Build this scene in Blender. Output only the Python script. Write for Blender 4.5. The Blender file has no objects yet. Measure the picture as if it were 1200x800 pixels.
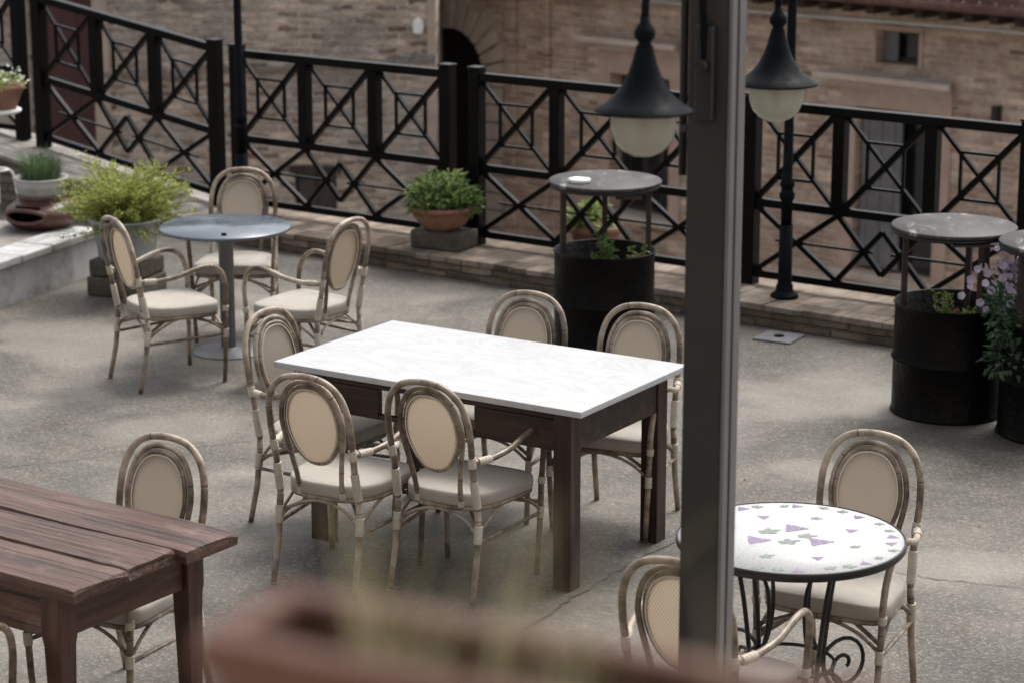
import bpy, bmesh, math, random
from mathutils import Vector, Matrix
from math import sin, cos, pi, radians as R
random.seed(7)
S = bpy.context.scene
# ------------------------------------------------------------------ camera
cam = bpy.data.cameras.new('camera'); camo = bpy.data.objects.new('camera', cam); S.collection.objects.link(camo)
cam.sensor_width = 36; cam.lens = 85.5; cam.clip_start = 0.1; cam.clip_end = 2000
camo.location = (0, 0, 3.45); camo.rotation_euler = (R(90 - 13.9), 0, 0)
cam.dof.use_dof = True; cam.dof.focus_distance = 9.6; cam.dof.aperture_fstop = 3.5; cam.dof.aperture_blades = 0
S.camera = camo
# ------------------------------------------------------------------ light
SUN_EL, SUN_AZ = 60, 35          # azimuth measured from +Y towards +X: soft light from beyond the railing, right
w = bpy.data.worlds.new('World'); S.world = w; w.use_nodes = True
nt = w.node_tree; sky = nt.nodes.new('ShaderNodeTexSky'); sky.sky_type = 'NISHITA'; sky.sun_disc = False
sky.sun_elevation = R(SUN_EL); sky.sun_rotation = R(SUN_AZ); sky.dust_density = 6; sky.air_density = 1.0; sky.ozone_density = 0.6
hs = nt.nodes.new('ShaderNodeHueSaturation'); hs.inputs['Saturation'].default_value = 0.28
nt.links.new(sky.outputs[0], hs.inputs['Color']); nt.links.new(hs.outputs[0], nt.nodes['Background'].inputs[0])
nt.nodes['Background'].inputs[1].default_value = 0.15
sl = bpy.data.lights.new('sun', 'SUN'); so = bpy.data.objects.new('sun', sl); S.collection.objects.link(so)
sl.energy = 1.35; sl.angle = R(18); sl.color = (1, .955, .90)
d = Vector((sin(R(SUN_AZ)) * cos(R(SUN_EL)), cos(R(SUN_AZ)) * cos(R(SUN_EL)), sin(R(SUN_EL))))
so.rotation_euler = d.to_track_quat('Z', 'Y').to_euler(); so.location = (5, 5, 12)
S.view_settings.view_transform = 'Standard'; S.view_settings.look = 'None'; S.view_settings.gamma = 1
S.view_settings.exposure = 0.58; S.view_settings.use_curve_mapping = False
S.cycles.max_bounces = 8

# ------------------------------------------------------------------ helpers
C = S.collection
class MB:
    def __init__(s): s.v = []; s.f = []; s.uv = []; s.sm = []
    def face(s, idx, uv=None, smooth=False):
        s.f.append(idx); s.uv.append(uv or [(s.v[i][0], s.v[i][1] + s.v[i][2]) for i in idx]); s.sm.append(smooth)
    def box(s, a, b, M=None):
        x0, y0, z0 = a; x1, y1, z1 = b
        P = [(x0,y0,z0),(x1,y0,z0),(x1,y1,z0),(x0,y1,z0),(x0,y0,z1),(x1,y0,z1),(x1,y1,z1),(x0,y1,z1)]
        if M is not None: P = [tuple(M @ Vector(p)) for p in P]
        n = len(s.v); s.v += P
        for q in ((0,3,2,1),(4,5,6,7),(0,1,5,4),(1,2,6,5),(2,3,7,6),(3,0,4,7)): s.face([n+i for i in q])
        return s
    def bar(s, p, q, w, h, up=(0,0,1)):
        """rectangular bar from p to q, w across, h along up"""
        p, q, up = Vector(p), Vector(q), Vector(up); d = (q-p); L = d.length; d.normalize()
        sd = d.cross(up).normalized(); u = sd.cross(d)
        M = Matrix((( d.x, sd.x, u.x, p.x),(d.y, sd.y, u.y, p.y),(d.z, sd.z, u.z, p.z),(0,0,0,1)))
        return s.box((0,-w/2,-h/2),(L,w/2,h/2), M)
    def tube(s, pts, r, n=8, cap=True, closed=False, flat=1.0):
        pts = [Vector(p) for p in pts]; N = len(pts); rr = r if isinstance(r, (list, tuple)) else [r]*N
        T = []
        for i in range(N):
            a = pts[(i-1) % N] if (closed or i > 0) else pts[i]; b = pts[(i+1) % N] if (closed or i < N-1) else pts[i]
            T.append((b-a).normalized())
        up = Vector((0,0,1)) if abs(T[0].z) < .9 else Vector((0,1,0))
        u = T[0].cross(up).normalized(); base = len(s.v); L = 0; Ls = []
        for i in range(N):
            u = (u - T[i]*u.dot(T[i])).normalized(); v = T[i].cross(u)
            if i: L += (pts[i]-pts[i-1]).length
            Ls.append(L)
            for k in range(n):
                a = 2*pi*k/n; s.v.append(tuple(pts[i] + u*cos(a)*rr[i] + v*sin(a)*rr[i]*flat))
        for i in range(N if closed else N-1):
            j = (i+1) % N; l1 = Ls[j] if j else L + (pts[0]-pts[-1]).length
            for k in range(n):
                k2 = (k+1) % n
                s.face([base+i*n+k, base+i*n+k2, base+j*n+k2, base+j*n+k], [(Ls[i],k/n),(Ls[i],(k+1)/n),(l1,(k+1)/n),(l1,k/n)], True)
        if cap and not closed:
            s.face([base+k for k in reversed(range(n))]); s.face([base+(N-1)*n+k for k in range(n)])
        return s
    def lathe(s, prof, n=32, c=(0,0,0), cap=True, smooth=True, jit=0):
        b = len(s.v)
        for (r, z) in prof:
            for k in range(n):
                a = 2*pi*k/n; s.v.append((c[0]+r*cos(a), c[1]+r*sin(a), c[2]+z))
        for i in range(len(prof)-1):
            for k in range(n):
                k2 = (k+1) % n
                s.face([b+i*n+k, b+i*n+k2, b+(i+1)*n+k2, b+(i+1)*n+k], [(k/n,prof[i][1]),((k+1)/n,prof[i][1]),((k+1)/n,prof[i+1][1]),(k/n,prof[i+1][1])], smooth)
        if cap:
            s.face([b+k for k in reversed(range(n))]); s.face([b+(len(prof)-1)*n+k for k in range(n)])
        return s
    def prism(s, poly, z0, z1):
        b = len(s.v); n = len(poly)
        for (x, y) in poly: s.v.append((x, y, z0))
        for (x, y) in poly: s.v.append((x, y, z1))
        s.face([b+i for i in reversed(range(n))]); s.face([b+n+i for i in range(n)])
        for i in range(n): j = (i+1) % n; s.face([b+i, b+j, b+n+j, b+n+i])
        return s
    def build(s, name, mat, parent=None, loc=(0,0,0), rotz=0, bevel=0, seg=2):
        me = bpy.data.meshes.new(name); me.from_pydata(s.v, [], s.f)
        ul = me.uv_layers.new(name='UVMap'); li = 0; flat = []
        for uv in s.uv:
            for t in uv: flat += [t[0], t[1]]
        ul.data.foreach_set('uv', flat); me.polygons.foreach_set('use_smooth', s.sm)
        me.materials.append(mat); me.update()
        o = bpy.data.objects.new(name, me); C.objects.link(o); o.parent = parent
        o.location = loc; o.rotation_euler = (0,0,rotz)
        if bevel:
            m = o.modifiers.new('b', 'BEVEL'); m.width = bevel; m.segments = seg; m.limit_method = 'ANGLE'; m.angle_limit = R(35)
            for p in me.polygons: p.use_smooth = True
            wn = o.modifiers.new('w', 'WEIGHTED_NORMAL'); wn.keep_sharp = False
        return o
def tag(o, label=None, cat=None, group=None, kind=None):
    if label: o['label'] = label
    if cat: o['category'] = cat
    if group: o['group'] = group
    if kind: o['kind'] = kind
    return o
def empty(name, loc, rz, label, cat, group=None):
    o = bpy.data.objects.new(name, None); C.objects.link(o); o.location = loc; o.rotation_euler = (0,0,rz)
    o.empty_display_size = .1
    return tag(o, label, cat, group)
def kids(o): return [c for c in bpy.data.objects if c.parent == o]
def copy_tree(o, parent=None):
    c = o.copy(); C.objects.link(c); c.parent = parent
    for k in kids(o): copy_tree(k, c)
    return c
def catmull(P, n=6, closed=False):
    P = [Vector(p) for p in P]; out = []; N = len(P)
    for i in range(N if closed else N-1):
        g = (lambda k: P[k % N]) if closed else (lambda k: P[max(0, min(N-1, k))])
        a, b, c, d = g(i-1), g(i), g(i+1), g(i+2)
        for k in range(n):
            t = k/n; out.append(.5*((2*b)+(c-a)*t+(2*a-5*b+4*c-d)*t*t+(3*b-a-3*c+d)*t**3))
    if not closed: out.append(P[-1])
    return out

# ------------------------------------------------------------------ materials
class NT:
    def __init__(s, name):
        s.m = bpy.data.materials.new(name); s.m.use_nodes = True; s.t = s.m.node_tree; s.b = s.t.nodes['Principled BSDF']
        s.out = s.t.nodes['Material Output']
    def n(s, ty, **kw):
        o = s.t.nodes.new('ShaderNode'+ty)
        for k, v in kw.items():
            if hasattr(o, k) and k not in o.inputs.keys(): setattr(o, k, v)
            else: s.set(o, k, v)
        return o
    def set(s, node, key, v):
        i = node.inputs[key]
        if isinstance(v, bpy.types.NodeSocket): s.t.links.new(v, i)
        else: i.default_value = v
    def coord(s, kind='Object', scale=None, loc=None, rot=None):
        o = s.n('TexCoord').outputs[kind]
        if scale or loc or rot:
            m = s.n('Mapping'); s.t.links.new(o, m.inputs[0])
            if scale: m.inputs['Scale'].default_value = scale if isinstance(scale, tuple) else (scale,)*3
            if loc: m.inputs['Location'].default_value = loc
            if rot: m.inputs['Rotation'].default_value = rot
            return m.outputs[0]
        return o
    def noise(s, vec, scale, detail=4, rough=.55, dist=0):
        o = s.n('TexNoise'); s.set(o, 'Vector', vec); s.set(o, 'Scale', scale); s.set(o, 'Detail', detail); s.set(o, 'Roughness', rough); s.set(o, 'Distortion', dist)
        return o.outputs['Fac']
    def ramp(s, fac, stops):
        r = s.n('ValToRGB'); s.t.links.new(fac, r.inputs[0]); e = r.color_ramp.elements
        while len(e) > len(stops): e.remove(e[-1])
        while len(e) < len(stops): e.new(.5)
        for i, (p, c) in enumerate(stops):
            e[i].position = p; e[i].color = (c if isinstance(c, tuple) else (c, c, c)) + (1,)
        return r.outputs[0]
    def mix(s, f, a, b, mode='MIX'):
        m = s.n('Mix', data_type='RGBA', blend_type=mode)
        for k, v in ((0, f), (6, a), (7, b)):
            if isinstance(v, bpy.types.NodeSocket): s.t.links.new(v, m.inputs[k])
            else: m.inputs[k].default_value = (tuple(v)+(1,) if isinstance(v, (tuple, list)) and len(v) == 3 else v)
        return m.outputs[2]
    def math(s, op, a, b=0, c=None, clamp=False):
        m = s.n('Math', operation=op, use_clamp=clamp)
        for k, v in enumerate((a, b) if c is None else (a, b, c)):
            if isinstance(v, bpy.types.NodeSocket): s.t.links.new(v, m.inputs[k])
            else: m.inputs[k].default_value = v
        return m.outputs[0]
    def bump(s, h, strength=.3, dist=.01, normal=None):
        b = s.n('Bump'); s.set(b, 'Height', h); s.set(b, 'Strength', strength); s.set(b, 'Distance', dist)
        if normal: s.set(b, 'Normal', normal)
        return b.outputs[0]
    def fin(s, col=None, rough=.6, normal=None, metal=0, spec=None, trans=None):
        if col is not None: s.set(s.b, 'Base Color', (tuple(col)+(1,)) if isinstance(col, tuple) else col)
        s.set(s.b, 'Roughness', rough); s.set(s.b, 'Metallic', metal)
        if normal: s.set(s.b, 'Normal', normal)
        if spec is not None: s.set(s.b, 'Specular IOR Level', spec)
        return s.m

def var(name, c1, c2, scale=8, rough=.6, bs=0, bd=.004, stretch=None, spec=None, metal=0, r2=None):
    t = NT(name); v = t.coord('Object', stretch); f = t.noise(v, scale, 5, .6)
    col = t.ramp(f, [(.3, c1), (.7, c2)])
    rr = t.ramp(t.noise(v, scale*2.3, 3), [(.35, rough), (.7, r2)]) if r2 else rough
    return t.fin(col, rr, t.bump(t.noise(v, scale*6, 3), bs, bd) if bs else None, metal, spec)

def m_floor():
    t = NT('weathered_concrete'); v = t.coord('Object')
    big = t.noise(v, .9, 6, .62, .6); mid = t.noise(v, 3.2, 6, .65, .3); fine = t.noise(v, 38, 3, .7)
    base = t.ramp(big, [(.30, (.070,.064,.055)), (.46, (.112,.103,.090)), (.58, (.158,.146,.127)), (.68, (.215,.199,.174)), (.80, (.27,.25,.218))])
    base = t.mix(.55, base, t.ramp(mid, [(.3, (.55,.55,.55)), (.52, (1,1,1)), (.72, (1.22,1.19,1.13))]), 'MULTIPLY')
    # aggregate: small stones in the worn surface
    vo = t.n('TexVoronoi'); t.set(vo, 'Vector', v); t.set(vo, 'Scale', 95.0); hsv = t.n('SeparateColor'); t.set(hsv, 0, vo.outputs['Color'])
    worn = t.ramp(big, [(.40, 1.0), (.64, .35)])
    st = t.ramp(hsv.outputs[0], [(.0, (.50,.49,.48)), (.5, (.93,.92,.90)), (.82, (1.2,1.18,1.14)), (.94, (2.0,1.95,1.85))])
    base = t.mix(t.math('MULTIPLY', worn, .8), base, t.mix(1.0, base, st, 'MULTIPLY'))
    base = t.mix(.5, base, t.ramp(fine, [(.3, (.7,.7,.7)), (.7, (1.2,1.2,1.2))]), 'MULTIPLY')
    # pale skim-coat repairs, dark patches
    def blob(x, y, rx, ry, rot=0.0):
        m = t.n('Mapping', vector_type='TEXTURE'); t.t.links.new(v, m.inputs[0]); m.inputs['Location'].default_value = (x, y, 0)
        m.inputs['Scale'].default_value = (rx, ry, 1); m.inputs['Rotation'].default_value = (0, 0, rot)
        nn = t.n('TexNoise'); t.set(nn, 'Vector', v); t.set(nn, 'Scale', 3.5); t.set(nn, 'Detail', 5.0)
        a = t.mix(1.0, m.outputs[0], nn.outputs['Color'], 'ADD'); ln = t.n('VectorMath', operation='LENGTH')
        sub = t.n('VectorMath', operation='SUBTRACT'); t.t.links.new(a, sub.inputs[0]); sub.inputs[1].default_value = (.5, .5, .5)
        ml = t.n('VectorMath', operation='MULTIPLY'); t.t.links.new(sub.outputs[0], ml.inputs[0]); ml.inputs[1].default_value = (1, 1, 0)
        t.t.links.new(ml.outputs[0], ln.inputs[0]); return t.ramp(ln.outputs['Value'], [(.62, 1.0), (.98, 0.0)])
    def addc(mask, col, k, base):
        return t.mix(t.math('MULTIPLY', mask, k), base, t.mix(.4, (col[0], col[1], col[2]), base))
    for a in ((1.66, 12.7, .45, .60, -.5), (2.15, 12.55, .50, .42, .3), (-1.75, 12.1, .50, .35, .2), (-.5, 13.4, .9, .5, -.5), (1.85, 9.9, .5, .3, .2), (1.55, 11.3, .4, .22, -.6), (-2.6, 13.9, .5, .8, .4), (1.5, 10.7, .33, .2, -.3)):
        base = addc(blob(*a), (.29, .268, .23), .6, base)
    for a in ((.0, 9.75, .8, .45, -.55), (-1.0, 8.6, .5, .35, .2), (.62, 13.3, .5, .3, -.4), (2.3, 11.95, .55, .3, -.3)):  # first patch is painted shade under the marble table
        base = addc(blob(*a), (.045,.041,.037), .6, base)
    h = t.math('ADD', t.math('MULTIPLY', vo.outputs['Distance'], .35), t.math('MULTIPLY', mid, .9))
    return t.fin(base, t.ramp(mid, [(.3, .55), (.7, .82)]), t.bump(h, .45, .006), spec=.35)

def m_brick(name, c1, c2, mortar, bw=.27, bh=.075, ms=.012, distort=.02, patch=.35, patchcol=(.28,.24,.20), bump=.6, axes='XZ', sq=1.0, mo=0.0):
    t = NT(name); v = t.coord('Object'); sep = t.n('SeparateXYZ'); t.t.links.new(v, sep.inputs[0])
    cb = t.n('CombineXYZ'); o = sep.outputs
    xa = t.math('ADD', o[0], o[1]) if axes == 'XYZ' else o[0]
    t.t.links.new(xa, cb.inputs[0]); t.t.links.new(o[2 if 'Z' in axes else 1], cb.inputs[1])
    nz = t.n('TexNoise'); t.set(nz, 'Vector', v); t.set(nz, 'Scale', 2.2); t.set(nz, 'Detail', 3.0)
    nz2 = t.n('TexNoise'); t.set(nz2, 'Vector', v); t.set(nz2, 'Scale', 11.0)
    vv = t.mix(distort, cb.outputs[0], nz.outputs['Color'], 'ADD'); vv = t.mix(distort*.6, vv, nz2.outputs['Color'], 'ADD')
    b = t.n('TexBrick'); t.t.links.new(vv, b.inputs['Vector']); t.set(b, 'Scale', 1.0); t.set(b, 'Brick Width', bw); t.set(b, 'Row Height', bh)
    t.set(b, 'Mortar Size', ms); t.set(b, 'Mortar Smooth', .6); t.set(b, 'Color1', (0,0,0,1)); t.set(b, 'Color2', (1,1,1,1)); t.set(b, 'Mortar', (.5,.5,.5,1)); b.squash = 1; b.offset = .45
    b.inputs['Bias'].default_value = 0
    mid = tuple((a+bb)/2 for a, bb in zip(c1, c2))
    col = t.ramp(b.outputs['Color'], [(.0, c1), (.35, mid), (.65, c2), (.9, tuple(x*1.35 for x in c2)), (1.0, tuple(x*.55 for x in c1))])
    col = t.mix(.6, col, t.ramp(t.noise(v, 9, 5, .7), [(.3, (.55,.55,.55)), (.7, (1.35,1.32,1.28))]), 'MULTIPLY')
    pm = t.ramp(t.noise(v, .8, 6, .65, .8), [(.60-patch*.3, 0.0), (.72-patch*.3, 1.0)])
    mor = t.mix(1.0, mortar, t.ramp(t.noise(v, 20, 4), [(.3, (.7,.7,.7)), (.7, (1.25,1.25,1.25))]), 'MULTIPLY')
    mf = t.math('MAXIMUM', b.outputs['Fac'], t.ramp(t.noise(v, 5.5, 5, .7), [(.60, 0.0), (.74, .8)]))
    col = t.mix(mf, col, mor)
    col = t.mix(t.math('MULTIPLY', pm, .75), col, t.mix(1.0, patchcol, t.ramp(t.noise(v, 14, 4, .7), [(.3, (.6,.6,.6)), (.7, (1.3,1.3,1.3))]), 'MULTIPLY'))
    dirt = t.ramp(t.noise(v, 1.6, 5, .6), [(.35, (.62,.60,.58)), (.6, (1,1,1))])
    col = t.mix(.8, col, dirt, 'MULTIPLY')
    h = t.math('SUBTRACT', t.math('ADD', t.noise(v, 16, 4), t.math('MULTIPLY', b.outputs['Color'], .5)), t.math('MULTIPLY', b.outputs['Fac'], 1.3))
    return t.fin(col, .9, t.bump(h, bump, .02), spec=.2)

def m_rattan():
    t = NT('varnished_rattan'); v = t.coord('Object'); uv = t.n('UVMap').outputs[0]; sep = t.n('SeparateXYZ'); t.t.links.new(uv, sep.inputs[0])
    L = sep.outputs[0]
    col = t.ramp(t.noise(v, 6, 6, .68), [(.32, (.055,.038,.027)), (.44, (.17,.13,.095)), (.54, (.33,.27,.21)), (.68, (.50,.435,.355))]); ri = t.n('ObjectInfo').outputs['Random']; col = t.mix(1.0, col, t.ramp(ri, [(0, (.82,.80,.78)), (1, (1.12,1.12,1.12))]), 'MULTIPLY')
    st = t.n('Mapping'); t.t.links.new(uv, st.inputs[0]); st.inputs['Scale'].default_value = (3, 40, 1)
    col = t.mix(.45, col, t.ramp(t.noise(st.outputs[0], 2.0, 4), [(.3, (.6,.58,.55)), (.7, (1.2,1.2,1.2))]), 'MULTIPLY')
    ph = t.math('FRACT', t.math('ADD', t.math('MULTIPLY', L, 2.9), .37)); e = t.math('ABSOLUTE', t.math('SUBTRACT', ph, .5))
    ring = t.ramp(e, [(.004, 1.0), (.010, 0.0)]); col = t.mix(t.math('MULTIPLY', ring, .75), col, (.035,.022,.014))
    h = t.ramp(e, [(.0, .0), (.02, 1.0), (.06, .6)])
    return t.fin(col, t.ramp(t.noise(v, 22, 3), [(.3, .30), (.7, .5)]), t.bump(h, .5, .002), spec=.45)

def m_binding():
    t = NT('cane_binding'); uv = t.n('UVMap').outputs[0]; sep = t.n('SeparateXYZ'); t.t.links.new(uv, sep.inputs[0])
    w_ = t.math('SINE', t.math('MULTIPLY', sep.outputs[1], 2*pi/.0052)); v = t.coord('Object')
    col = t.ramp(t.noise(v, 14, 4), [(.3, (.48,.43,.35)), (.7, (.72,.66,.56))]); col = t.mix(.5, col, t.ramp(w_, [(0.0, (.55,.5,.45)), (.5, (1.1,1.1,1.1))]), 'MULTIPLY')
    return t.fin(col, .55, t.bump(w_, .6, .0015))

def m_weave(name, c1, c2, pitch=.006, see=0.0, rough=.65):
    t = NT(name); v = t.coord('Object'); sep = t.n('SeparateXYZ'); t.t.links.new(v, sep.inputs[0]); o = sep.outputs
    yz = t.math('ADD', o[1], o[2])
    a = t.math('SINE', t.math('MULTIPLY', o[0], 2*pi/pitch)); b = t.math('SINE', t.math('MULTIPLY', yz, 2*pi/pitch))
    ch = t.math('MULTIPLY', a, b); f = t.math('MULTIPLY_ADD', ch, .5, .5)
    col = t.mix(f, c1, c2); col = t.mix(.5, col, t.ramp(t.noise(v, 7, 4), [(.3, (.78,.76,.74)), (.7, (1.15,1.14,1.12))]), 'MULTIPLY')
    t.fin(col, rough, t.bump(f, .5, .002), spec=.3)
    if see:
        tr = t.n('BsdfTranslucent'); t.t.links.new(col, tr.inputs[0]); mx = t.n('MixShader'); mx.inputs[0].default_value = see
        t.t.links.new(t.b.outputs[0], mx.inputs[1]); t.t.links.new(tr.outputs[0], mx.inputs[2]); t.t.links.new(mx.outputs[0], t.out.inputs[0])
    return t.m

def m_wood(name, dark, midc, light, scale=3, rough=.45, ax='X', worn=None, bump=.35, crack=False):
    t = NT(name); sc = {'X': (.6, 7, 7), 'Y': (7, .6, 7), 'Z': (7, 7, .6)}[ax]
    v = t.coord('Object', sc); f = t.noise(v, scale, 7, .62, .25)
    col = t.ramp(f, [(.28, dark), (.5, midc), (.72, light)])
    g = t.noise(t.coord('Object', tuple(x*3.5 for x in sc)), scale*2, 4, .6); col = t.mix(.5, col, t.ramp(g, [(.35, (.6,.58,.56)), (.65, (1.2,1.2,1.2))]), 'MULTIPLY')
    if crack:
        cf = t.noise(t.coord('Object', (.55, 26, 26)), 2.2, 5, .6, .3); cm = t.ramp(cf, [(.36, 1.0), (.42, 0.0)]); col = t.mix(t.math('MULTIPLY', cm, .75), col, (.015,.008,.006))
        sp = t.ramp(t.noise(t.coord('Object', (14, 22, 22)), 2.0, 3, .6), [(.68, 0.0), (.74, .8)]); col = t.mix(sp, col, (.02,.011,.008)); g = t.math('SUBTRACT', g, t.math('MULTIPLY', cm, .8))
    if worn:
        wm = t.ramp(t.noise(t.coord('Object', (1.2, 2.5, 2.5)), 2.4, 6, .7), [(.56, 0.0), (.7, .75)]); col = t.mix(wm, col, worn)
    return t.fin(col, t.ramp(f, [(.3, rough*1.25), (.7, rough*.8)]), t.bump(t.math('ADD', f, g), bump, .004), spec=.45)

def m_marble():
    t = NT('white_marble'); v = t.coord('Object', (1.0, 1.7, 1), rot=(0, 0, .5)); f = t.noise(v, 2.3, 8, .6, 1.6)
    e = t.math('ABSOLUTE', t.math('SUBTRACT', f, .5)); col = t.ramp(e, [(.0, (.37,.38,.39)), (.010, (.425,.43,.44)), (.06, (.455,.46,.465))])
    col = t.mix(.35, col, t.ramp(t.noise(v, 1.2, 5, .6), [(.35, (.95,.955,.96)), (.65, (1,1,1))]), 'MULTIPLY')
    return t.fin(col, t.ramp(t.noise(v, 5, 4), [(.3, .34), (.7, .48)]), None, spec=.25)

def m_leaf(name, c1, c2, c3, scale=30):
    t = NT(name); v = t.coord('Object'); g = t.n('NewGeometry')
    col = t.ramp(g.outputs['Random Per Island'], [(.0, c1), (.5, c2), (1.0, c3)])
    t.fin(col, .5, None, spec=.35); tr = t.n('BsdfTranslucent'); t.t.links.new(col, tr.inputs[0]); mx = t.n('MixShader'); mx.inputs[0].default_value = .35
    t.t.links.new(t.b.outputs[0], mx.inputs[1]); t.t.links.new(tr.outputs[0], mx.inputs[2]); t.t.links.new(mx.outputs[0], t.out.inputs[0])
    return t.m

def m_glass_globe():
    t = NT('frosted_globe_glass'); b = t.b
    t.fin((.80,.80,.74), .22); t.set(b, 'Transmission Weight', .8); t.set(b, 'Roughness', .16); t.set(b, 'IOR', 1.2)
    tr = t.n('BsdfTranslucent'); tr.inputs[0].default_value = (.84,.84,.76,1); mx = t.n('MixShader'); mx.inputs[0].default_value = .32
    t.t.links.new(b.outputs[0], mx.inputs[1]); t.t.links.new(tr.outputs[0], mx.inputs[2]); t.t.links.new(mx.outputs[0], t.out.inputs[0])
    return t.m
def plain(name, c, rough=.5, spec=.5, metal=0): return NT(name).fin(tuple(c), rough, None, metal, spec)

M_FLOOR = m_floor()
M_ROUGH = m_brick('old_rubble_brick', (.20,.115,.085), (.58,.465,.38), (.60,.555,.49), .25, .082, .018, .09, .40, (.42,.39,.345), 1.0)
M_FACADE = m_brick('facade_brick', (.42,.285,.22), (.58,.455,.365), (.56,.49,.415), .28, .064, .011, .015, .12, (.42,.34,.27), .5)
M_KERBB = m_brick('kerb_brick', (.13,.10,.075), (.22,.175,.13), (.14,.12,.095), .26, .068, .012, .03, .3, (.13,.115,.085), .9, axes='XYZ')
M_KERBT = m_brick('kerb_top_brick', (.15,.12,.095), (.26,.21,.17), (.17,.145,.12), .13, .30, .008, .02, .3, (.33,.28,.23), .5, axes='XY')
M_PINK = var('pink_plaster', (.42,.30,.245), (.53,.41,.34), 3, .9, .4, .01)
M_STONE = var('weathered_stone', (.45,.375,.31), (.60,.52,.45), 5, .9, .5, .01)
M_CREAM = var('pale_jamb_stone', (.35,.28,.23), (.47,.39,.32), 3, .9, .4, .01)
M_BLACKR = var('black_railing_paint', (.002,.002,.002), (.005,.0047,.0045), 20, .28, .15, .002, r2=.42, spec=.11)
M_LAMPB = var('blue_black_lamp_paint', (.002,.003,.0045), (.005,.007,.010), 14, .42, .2, .002, r2=.65, spec=.08)
M_DRUM = var('black_drum_paint', (.002,.002,.002), (.006,.0055,.005), 5, .30, .5, .012, r2=.55, spec=.10)
M_RUSTY = var('dark_rusty_steel', (.012,.009,.008), (.045,.026,.018), 12, .6, .3, .003)
M_RATTAN = m_rattan(); M_BIND = m_binding()
def m_panel():
    t = NT('woven_back_panel'); v = t.coord('Object'); sep = t.n('SeparateXYZ'); t.t.links.new(v, sep.inputs[0]); o = sep.outputs; P_ = .0105
    a = t.math('SINE', t.math('MULTIPLY', t.math('ADD', o[0], t.math('MULTIPLY', o[2], .35)), 2*pi/P_)); b = t.math('SINE', t.math('MULTIPLY', o[2], 2*pi/P_))
    f = t.math('MULTIPLY_ADD', t.math('MULTIPLY', a, b), .5, .5); bf = t.n('NewGeometry').outputs['Backfacing']
    c1 = t.mix(f, (.33,.285,.24), (.50,.44,.375)); c2 = t.mix(f, (.30,.215,.135), (.70,.57,.41)); col = t.mix(bf, c1, c2)
    t.fin(col, .6, t.bump(f, .5, .002), spec=.3); tr = t.n('BsdfTranslucent'); t.t.links.new(t.mix(f, (.26,.205,.15), (.54,.455,.355)), tr.inputs[0]); mx = t.n('MixShader'); mx.inputs[0].default_value = .38
    t.t.links.new(t.b.outputs[0], mx.inputs[1]); t.t.links.new(tr.outputs[0], mx.inputs[2]); t.t.links.new(mx.outputs[0], t.out.inputs[0]); return t.m
M_PANEL = m_panel()
M_SEAT = m_weave('taupe_seat_weave', (.31,.285,.25), (.47,.435,.385), .007)
M_PIPE = plain('cream_piping', (.66,.60,.50), .6)
M_WALNUT = m_wood('dark_walnut', (.008,.004,.003), (.024,.011,.007), (.055,.027,.016), 3, .42, 'X')
M_WALLEG = m_wood('dark_walnut_leg', (.008,.004,.003), (.026,.012,.008), (.06,.029,.018), 3, .42, 'Z')
M_PLANK = m_wood('old_reddish_plank', (.026,.011,.008), (.085,.040,.027), (.15,.083,.060), 2.4, .38, 'X', (.19,.13,.10), .9, True)
M_RLEG = m_wood('reddish_table_leg', (.020,.008,.006), (.062,.026,.018), (.105,.048,.034), 3, .42, 'Z')
M_MARBLE = m_marble()
M_BLUET = var('blue_grey_enamel', (.065,.085,.115), (.095,.12,.15), 3, .15, 0, r2=.30, spec=.6)
M_STEEL = var('grey_painted_steel', (.15,.155,.16), (.21,.215,.22), 5, .42, .1, .002, spec=.5)
M_TAN = var('terracotta', (.20,.095,.065), (.33,.175,.12), 9, .8, .4, .004)
M_TAND = var('glazed_red_clay', (.055,.022,.017), (.115,.05,.037), 6, .38, .3, .004)
M_TANF = var('pink_terracotta', (.085,.038,.026), (.135,.073,.053), 8, .8, .3, .004)
M_SOIL = var('potting_soil', (.025,.019,.014), (.075,.055,.04), 40, .95, .8, .01)
M_GALV = var('galvanised_zinc', (.26,.28,.30), (.42,.44,.46), 9, .5, .2, .003, metal=.25)
M_GREYB = var('grey_glazed_bowl', (.30,.31,.30), (.48,.48,.46), 9, .5, .2, .003)
M_DSTONE = var('dark_mossy_stone', (.055,.047,.034), (.135,.115,.088), 7, .9, .7, .012)
M_APRON = m_wood('reddish_apron_wood', (.020,.008,.006), (.062,.026,.018), (.105,.048,.034), 3, .42, 'Y')
def m_bartop():
    t = NT('worn_slate_top'); v = t.coord('Object', (2.2, .8, 1)); f = t.noise(v, 3.2, 8, .72, 1.0)
    col = t.ramp(f, [(.36, (.016,.015,.014)), (.50, (.038,.036,.034)), (.58, (.07,.067,.064)), (.65, (.33,.315,.305))])
    return t.fin(col, t.ramp(f, [(.3, .42), (.7, .7)]), t.bump(f, .4, .003), spec=.35)
M_BARTOP = m_bartop()
M_PAINTW = None
def m_whitewash():
    t = NT('peeling_white_paint'); v = t.coord('Object'); f = t.noise(v, 3.6, 7, .72, .5)
    col = t.ramp(f, [(.34, (.16,.15,.135)), (.46, (.33,.33,.32)), (.56, (.46,.46,.455)), (.8, (.58,.585,.58))])
    return t.fin(col, .75, t.bump(f, .5, .006))
M_PAINTW = m_whitewash()
M_WORNDECK = var('worn_platform_top', (.13,.112,.095), (.33,.31,.285), 5, .8, .6, .006, (1, 3, 1))
M_POST = var('bronze_brown_steel', (.032,.030,.027), (.041,.039,.036), 3, .5, .05, .001, spec=.2)
M_POSTS = var('light_grey_aluminium', (.105,.105,.108), (.135,.135,.138), 3, .4, 0, spec=.5)
M_DARK = plain('black_void', (.004,.004,.004), .9, .1)
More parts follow.
